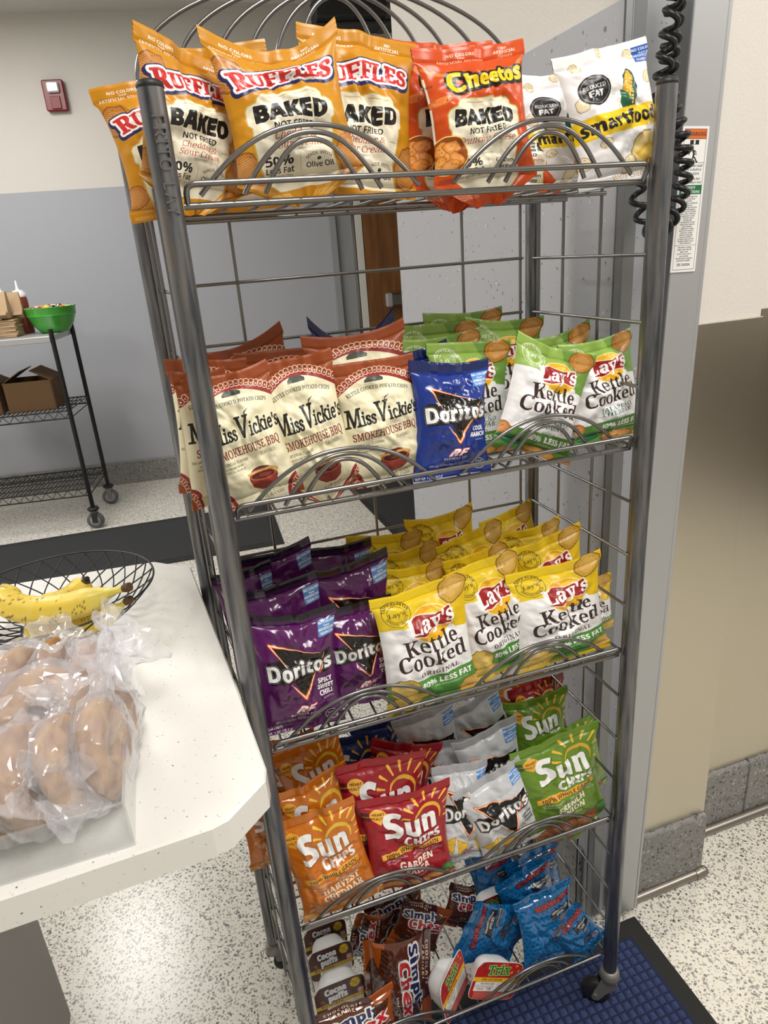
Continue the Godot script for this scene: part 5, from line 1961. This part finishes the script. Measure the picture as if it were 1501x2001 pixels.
# kind, foot x y z, turn in degrees, width, height, thickness, raised corners, seed, hanging foot, label
const BAGS := [
	["ruf", 0.0308, 1.6018, -0.0563, -2.5, 26.1, -10.0, 0.1225, 0.1516, 0.042, 0.004, 1, 0.018, "gold ridged chip bag right behind the front left post, straight top edge"],
	["ruf", 0.1514, 1.6033, -0.0243, -10.8, 0.2, 5.1, 0.1421, 0.1577, 0.042, 0.022, 2, 0.016, "gold ridged chip bag in front with a deep dip in its top edge"],
	["ruf", 0.2283, 1.5954, -0.0601, -7.7, 2.7, -7.1, 0.1378, 0.1777, 0.042, 0.004, 3, 0.000, "gold ridged chip bag nearest the orange bags on the top shelf"],
	["ruf", 0.0338, 1.5940, -0.1238, -4.5, -12.7, 9.2, 0.1400, 0.1466, 0.031, 0.004, 4, 0.000, "gold ridged chip bag sticking out left behind the front left post"],
	["ruf", 0.0949, 1.5940, -0.1808, -5.7, -0.3, 3.0, 0.1400, 0.1925, 0.031, 0.004, 5, 0.000, "gold ridged chip bag at the back of the top shelf under the arcs"],
	["che", 0.3836, 1.5920, -0.0253, -10.3, -2.6, 3.0, 0.1330, 0.1627, 0.042, 0.004, 6, 0.018, "orange cheese snack bag in front on the top shelf, yellow logo in full view"],
	["che", 0.3626, 1.5926, -0.0850, -9.6, -0.3, -1.4, 0.1277, 0.1797, 0.042, 0.004, 7, 0.020, "orange cheese snack bag behind the front one, between it and the gold bags"],
	["che", 0.4651, 1.5940, -0.1054, -7.6, 0.8, -6.1, 0.1300, 0.1108, 0.031, 0.004, 8, 0.000, "orange cheese snack bag squeezed behind the arcs, only its foot showing"],
	["sma", 0.5874, 1.5920, -0.0303, -9.5, -5.5, 10.1, 0.1284, 0.1639, 0.042, 0.004, 9, 0.000, "white popcorn bag with a yellow band tilted against the front right post"],
	["sma", 0.5422, 1.5940, -0.1034, -6.7, -0.2, 2.0, 0.1300, 0.1421, 0.031, 0.004, 10, 0.000, "white popcorn bag standing behind, its round black seal at the left"],
	["mis", 0.0565, 1.2426, -0.0202, -10.0, -1.4, 8.1, 0.0985, 0.1686, 0.042, 0.004, 11, 0.000, "cream and rust kettle chip bag half behind the front left post"],
	["mis", 0.1416, 1.2349, -0.0301, -7.5, -2.6, 8.1, 0.0969, 0.1817, 0.042, 0.004, 12, 0.012, "cream and rust kettle chip bag, middle of the three in the front row"],
	["mis", 0.2304, 1.2372, -0.0301, -8.6, -1.3, 3.0, 0.1110, 0.1635, 0.042, 0.004, 13, 0.000, "cream and rust kettle chip bag beside the blue tortilla bag, top folded"],
	["mis", 0.2379, 1.2325, -0.1093, -6.0, -0.4, 4.0, 0.1400, 0.1977, 0.031, 0.015, 14, 0.000, "cream and rust kettle chip bag lying highest in the pile, top edge like a saddle"],
	["mis", 0.0041, 1.2305, -0.0900, -2.9, 37.5, -4.3, 0.0892, 0.1740, 0.042, 0.004, 15, 0.000, "cream and rust kettle chip bag poking out left of the front left post"],
	["mis", 0.0087, 1.2325, -0.1339, -6.7, 0.5, -4.0, 0.1000, 0.1805, 0.031, 0.004, 16, 0.000, "rust-topped kettle chip bag just behind the front left post"],
	["mis", 0.1123, 1.2325, -0.1870, -6.6, -1.4, 12.1, 0.1300, 0.1971, 0.031, 0.012, 17, 0.000, "rust-topped kettle chip bag at the back left with one corner standing up"],
	["mis", 0.1270, 1.2325, -0.1680, -7.1, 0.2, -2.0, 0.1300, 0.1772, 0.031, 0.004, 18, 0.000, "rust-topped kettle chip bag crumpled in the middle of the pile"],
	["dob", 0.3192, 1.2305, -0.0211, -8.3, 1.1, -4.0, 0.1097, 0.1573, 0.042, 0.004, 19, 0.000, "blue tortilla chip bag hanging over the front rail of the second shelf"],
	["dob", 0.2561, 1.2325, -0.2176, -6.7, -0.0, 0.0, 0.1300, 0.1919, 0.031, 0.040, 20, 0.000, "blue tortilla chip bag at the back, two dark corners up above the rust bag"],
	["dob", 0.3248, 1.2325, -0.1096, -7.1, -1.0, 8.1, 0.1200, 0.1643, 0.031, 0.004, 21, 0.000, "blue tortilla chip bag wedged between rust and green bags"],
	["lag", 0.4414, 1.2428, -0.0203, -10.0, 3.9, -22.4, 0.1283, 0.1584, 0.042, 0.004, 22, 0.000, "green and white kettle chip bag in front, tilted clockwise behind the arcs"],
	["lag", 0.6051, 1.2305, -0.0603, -10.8, -1.0, 5.1, 0.1210, 0.1569, 0.042, 0.004, 23, 0.000, "green and white kettle chip bag at the right end against the side grid"],
	["lag", 0.3840, 1.2325, -0.0949, -6.9, 0.4, -3.0, 0.1250, 0.1667, 0.031, 0.004, 24, 0.000, "green and white kettle chip bag directly behind the blue tortilla bag"],
	["lag", 0.4580, 1.2325, -0.2471, -6.7, -0.0, 0.0, 0.1300, 0.1959, 0.031, 0.004, 25, 0.000, "green kettle chip bag at the very back, top seal level with the cross wire"],
	["lag", 0.3789, 1.2325, -0.2033, -6.7, 0.5, -4.0, 0.1300, 0.1859, 0.031, 0.004, 26, 0.000, "green kettle chip bag in the back left of the green pile"],
	["lag", 0.4999, 1.2325, -0.2138, -6.7, 0.6, -5.0, 0.1300, 0.1813, 0.031, 0.004, 27, 0.000, "green kettle chip bag at the back, second from the right rear post"],
	["lag", 0.3734, 1.2325, -0.1491, -6.9, -0.1, 1.0, 0.1300, 0.1739, 0.031, 0.004, 28, 0.000, "green kettle chip bag in the middle left of the pile, long flat top"],
	["lag", 0.6000, 1.2325, -0.1509, -6.8, -1.2, 10.1, 0.1200, 0.1589, 0.031, 0.012, 29, 0.000, "green kettle chip bag behind the tilted one with a raised right corner"],
	["dop", 0.0659, 0.8832, -0.0212, -8.7, 1.6, -3.0, 0.1185, 0.1821, 0.042, 0.004, 30, 0.000, "purple tortilla chip bag at the front left, flavour name readable"],
	["dop", 0.1738, 0.8794, -0.0503, -10.6, 0.8, 0.0, 0.1120, 0.1600, 0.042, 0.004, 31, 0.000, "purple tortilla chip bag in front, next to the yellow bags"],
	["dop", 0.1951, 0.8754, -0.1153, -6.9, -0.4, 3.0, 0.1250, 0.2050, 0.031, 0.012, 32, 0.000, "purple tortilla chip bag behind with both top corners raised and a pale tag"],
	["dop", 0.1777, 0.8742, -0.1953, -6.9, -0.0, 0.0, 0.1300, 0.2050, 0.031, 0.004, 33, 0.000, "purple tortilla chip bag at the back middle with a straight dark top"],
	["dop", 0.0904, 0.8710, -0.1047, -7.1, -0.7, 6.0, 0.1200, 0.2039, 0.031, 0.004, 34, 0.000, "purple tortilla chip bag behind the front left one"],
	["dop", 0.1079, 0.8879, -0.1946, -7.1, -1.0, 8.1, 0.1200, 0.2050, 0.031, 0.004, 35, 0.000, "purple tortilla chip bag at the back left corner of its shelf"],
	["dop", 0.0392, 0.8731, -0.1746, -7.1, -0.5, 4.0, 0.0900, 0.2050, 0.031, 0.004, 36, 0.000, "purple tortilla chip bag poking out left between the posts"],
	["lay", 0.2722, 0.8690, -0.0171, -7.9, 0.3, 2.0, 0.1499, 0.1946, 0.042, 0.004, 37, 0.000, "yellow and white kettle chip bag at the front left of the yellow group"],
	["lay", 0.4117, 0.8690, -0.0451, -7.2, -0.1, 9.1, 0.1242, 0.2009, 0.042, 0.004, 38, 0.000, "yellow and white kettle chip bag, middle of the front three"],
	["lay", 0.5130, 0.8690, -0.0302, -9.9, 1.2, 2.0, 0.1689, 0.1722, 0.042, 0.004, 39, 0.000, "yellow and white kettle chip bag at the front right, next to the side grid"],
	["lay", 0.5602, 0.8710, -0.1023, -6.8, -1.2, 10.1, 0.1250, 0.1886, 0.031, 0.008, 40, 0.000, "yellow and white kettle chip bag behind the right front one, corner pointing up"],
	["lay", 0.2861, 0.8710, -0.1131, -6.9, -0.0, 0.0, 0.1250, 0.1822, 0.031, 0.004, 41, 0.000, "yellow kettle chip bag behind the front left one, red logo half hidden"],
	["lay", 0.3047, 0.8710, -0.1667, -7.1, -0.2, 2.0, 0.1200, 0.1880, 0.031, 0.004, 42, 0.000, "yellow kettle chip bag second behind the purple ones, only its top showing"],
	["lay", 0.2742, 0.8710, -0.2263, -6.9, 0.4, -3.0, 0.1300, 0.1969, 0.031, 0.004, 43, 0.000, "yellow kettle chip bag at the back left beside the purple bags"],
	["lay", 0.4656, 0.8710, -0.1660, -6.7, -1.7, 14.1, 0.1200, 0.1995, 0.031, 0.004, 44, 0.000, "yellow kettle chip bag leaning in the middle of the pile, corner up right"],
	["lay", 0.4187, 0.8710, -0.2559, -6.9, -0.6, 5.0, 0.1250, 0.2004, 0.031, 0.014, 45, 0.000, "yellow kettle chip bag at the very back with a peaked left corner"],
	["lay", 0.5732, 0.8710, -0.2573, -7.0, -1.5, 12.1, 0.1100, 0.1827, 0.031, 0.004, 46, 0.000, "yellow kettle chip bag at the back right by the rear post"],
	["lay", 0.5693, 0.8710, -0.1833, -7.0, -1.1, 9.1, 0.1200, 0.1749, 0.031, 0.004, 47, 0.000, "yellow kettle chip bag in the back right, just behind the pointed one"],
	["lay", 0.4280, 0.8710, -0.1008, -7.3, -1.2, 9.1, 0.1100, 0.1892, 0.031, 0.004, 48, 0.000, "yellow kettle chip bag right behind the middle front one"],
	["lay", 0.5912, 0.8659, -0.0868, -7.6, -0.3, 2.0, 0.1200, 0.1000, 0.031, 0.004, 49, 0.000, "yellow kettle chip bag squeezed against the right side grid"],
	["har", 0.0928, 0.5112, -0.0211, -8.0, -1.8, 9.1, 0.1304, 0.1946, 0.042, 0.004, 50, 0.000, "amber multigrain chip bag in front at the left, glossy"],
	["har", 0.0888, 0.5310, -0.0596, -7.1, -0.7, 6.0, 0.1200, 0.2050, 0.031, 0.004, 51, 0.000, "amber multigrain chip bag second from the front at the left post"],
	["har", 0.1183, 0.5571, -0.1253, -6.8, -1.4, 12.1, 0.1200, 0.2050, 0.031, 0.004, 52, 0.000, "amber multigrain chip bag third from the front under the shelf above"],
	["har", 0.0589, 0.5188, -0.1929, -7.6, -0.5, 4.0, 0.1200, 0.2050, 0.031, 0.004, 53, 0.000, "amber multigrain chip bag at the back left, only its corner showing"],
	["gar", 0.2119, 0.5065, -0.0212, -8.8, 0.7, -3.0, 0.1519, 0.1806, 0.042, 0.004, 54, 0.000, "red multigrain chip bag in front with its left top corner folded"],
	["gar", 0.1734, 0.5065, -0.0601, -6.0, 2.6, -6.0, 0.1504, 0.2295, 0.042, 0.004, 55, 0.000, "red multigrain chip bag just behind the front red one"],
	["gar", 0.1860, 0.5185, -0.1096, -6.6, 2.7, -22.2, 0.1300, 0.2050, 0.031, 0.004, 56, 0.000, "red multigrain chip bag lying tilted clockwise on the pile"],
	["blu", 0.1656, 0.5134, -0.1546, -7.1, 0.2, -2.0, 0.1200, 0.2050, 0.031, 0.004, 57, 0.000, "blue multigrain chip bag behind the red ones"],
	["blu", 0.2572, 0.5085, -0.2175, -7.1, -0.5, 4.0, 0.1200, 0.1815, 0.031, 0.004, 58, 0.000, "blue multigrain chip bag at the back under the upper shelf"],
	["dow", 0.4178, 0.5065, -0.0202, -9.8, -3.2, 17.3, 0.1282, 0.1653, 0.042, 0.004, 59, 0.000, "silver tortilla chip bag in front, rolled counter-clockwise"],
	["dow", 0.3169, 0.5045, -0.0328, -14.6, 2.6, -6.2, 0.1002, 0.1815, 0.042, 0.004, 60, 0.000, "silver tortilla chip bag standing beside the front red bag"],
	["dow", 0.4319, 0.5085, -0.1026, -6.8, -1.0, 8.1, 0.1250, 0.1865, 0.031, 0.012, 61, 0.000, "silver tortilla chip bag in the second row with both corners up"],
	["dow", 0.4843, 0.5085, -0.1856, -6.5, -2.4, 20.1, 0.1200, 0.2024, 0.031, 0.004, 62, 0.000, "silver tortilla chip bag tilted at the back, beside the green ones"],
	["dow", 0.3366, 0.5116, -0.1753, -6.9, -0.7, 6.0, 0.1200, 0.2050, 0.031, 0.004, 63, 0.000, "silver tortilla chip bag at the back next to the blue bags"],
	["dow", 0.3215, 0.5085, -0.1408, -7.1, 1.0, -8.1, 0.1100, 0.1551, 0.031, 0.004, 64, 0.000, "silver tortilla chip bag crushed behind the tilted red bag"],
	["fre", 0.5200, 0.5122, -0.0213, -10.1, 2.2, 3.0, 0.1689, 0.1875, 0.042, 0.004, 65, 0.030, "green multigrain chip bag in front, whole grain band in full view"],
	["fre", 0.5899, 0.5085, -0.0742, -7.0, -1.2, 10.1, 0.1200, 0.1677, 0.031, 0.004, 66, 0.000, "green multigrain chip bag second, its corner sticking out to the right"],
	["fre", 0.5467, 0.5085, -0.1418, -6.9, -0.4, 3.0, 0.1250, 0.1931, 0.031, 0.014, 67, 0.000, "green multigrain chip bag third, with both top corners raised"],
	["gar", 0.5929, 0.5085, -0.2137, -7.1, -0.6, 5.0, 0.1200, 0.1721, 0.031, 0.004, 68, 0.000, "red multigrain chip bag at the back right above the green ones"],
	["har", 0.5724, 0.5085, -0.2646, -7.1, -0.6, 5.0, 0.1200, 0.1641, 0.031, 0.004, 69, 0.000, "amber multigrain chip bag at the back right behind the red one"],
	["har", 0.0078, 0.5085, -0.1583, -9.4, -0.7, 4.1, 0.1000, 0.1318, 0.031, 0.004, 70, 0.000, "amber multigrain chip bag poking out left of the posts on the fourth shelf"],
	["chx", 0.1244, 0.1916, -0.0900, 1.0, -6.7, -91.8, 0.2417, 0.1302, 0.030, 0.004, 71, 0.000, "brown cereal mix bag on its side in front, red logo running down"],
	["chx", 0.0940, 0.1358, -0.0120, -7.7, 0.8, 3.0, 0.1430, 0.1347, 0.030, 0.004, 72, 0.000, "brown cereal mix bag at the very bottom of the frame"],
	["chx", 0.2144, 0.1822, -0.1900, 0.0, 0.0, 70.0, 0.1181, 0.0978, 0.030, 0.004, 73, 0.000, "brown cereal mix bag lying beside the brown-lidded cups"],
	["chx", 0.2375, 0.1714, -0.1550, -12.4, 3.0, -35.9, 0.1205, 0.0977, 0.030, 0.004, 74, 0.000, "brown cereal mix bag on the pile under the front red bag"],
	["chx", 0.3549, 0.1559, -0.1700, -10.6, 6.5, -33.0, 0.1082, 0.0927, 0.030, 0.004, 75, 0.000, "brown cereal mix bag behind, near the red-lidded cup at the back"],
	["chx", 0.2395, 0.1522, -0.2200, -10.0, 3.0, 2.8, 0.1286, 0.0877, 0.030, 0.004, 76, 0.000, "brown cereal mix bag at the back under the fourth shelf rail"],
	["coo", 0.4703, 0.1807, -0.0900, 0.0, 0.0, 65.7, 0.1578, 0.1534, 0.030, 0.004, 77, 0.000, "blue dotted cookie stick bag lying on its side, left one"],
	["coo", 0.5060, 0.1439, -0.0400, -10.4, 3.2, 2.0, 0.1259, 0.1685, 0.030, 0.004, 78, 0.000, "blue dotted cookie stick bag standing in front, the largest in view"],
	["coo", 0.5076, 0.1718, -0.1100, -8.7, 3.3, 7.5, 0.1302, 0.1399, 0.030, 0.004, 79, 0.000, "blue dotted cookie stick bag in the second row"],
	["coo", 0.5437, 0.1509, -0.1600, -8.6, 3.1, 1.4, 0.1352, 0.1359, 0.030, 0.004, 80, 0.000, "blue dotted cookie stick bag in the third row under the green bag"],
	["coo", 0.6000, 0.1402, -0.0300, -7.1, -6.4, 35.5, 0.0896, 0.1221, 0.030, 0.004, 81, 0.000, "blue dotted cookie stick bag crushed into the front right corner"],
	["coo", 0.4625, 0.1490, -0.1769, -8.7, -0.9, 6.1, 0.1000, 0.1518, 0.030, 0.004, 82, 0.000, "blue dotted cookie stick bag at the back beside the silver bags"],
]

const CUPS := [
	["coc", 0.0765, 0.1486, -0.1750, -0.0, 0.0, 0.8, 0.0911, 0.0828, "brown-lidded cereal cup in the middle of the row at the lower left"],
	["coc", 0.0769, 0.1366, -0.1100, 0.0, 0.0, 0.9, 0.1010, 0.0818, "brown-lidded cereal cup nearest the front at the lower left"],
	["coc", 0.0776, 0.1490, -0.2300, -0.0, -0.0, -0.4, 0.0902, 0.0788, "brown-lidded cereal cup at the back, just under the amber bag"],
	["tri", 0.3500, 0.1491, -0.0140, -8.5, 0.7, -26.7, 0.1055, 0.0800, "red-lidded cereal cup at the front rail, printed lid facing out"],
	["tri", 0.2902, 0.1451, -0.0300, -7.2, 40.2, 2.2, 0.0945, 0.1000, "red-lidded cereal cup tipped sideways with its white bowl to the left"],
	["tri", 0.4302, 0.1732, -0.1250, -6.8, 3.4, -0.8, 0.1007, 0.0843, "red-lidded cereal cup at the back behind the blue dotted bags"],
]
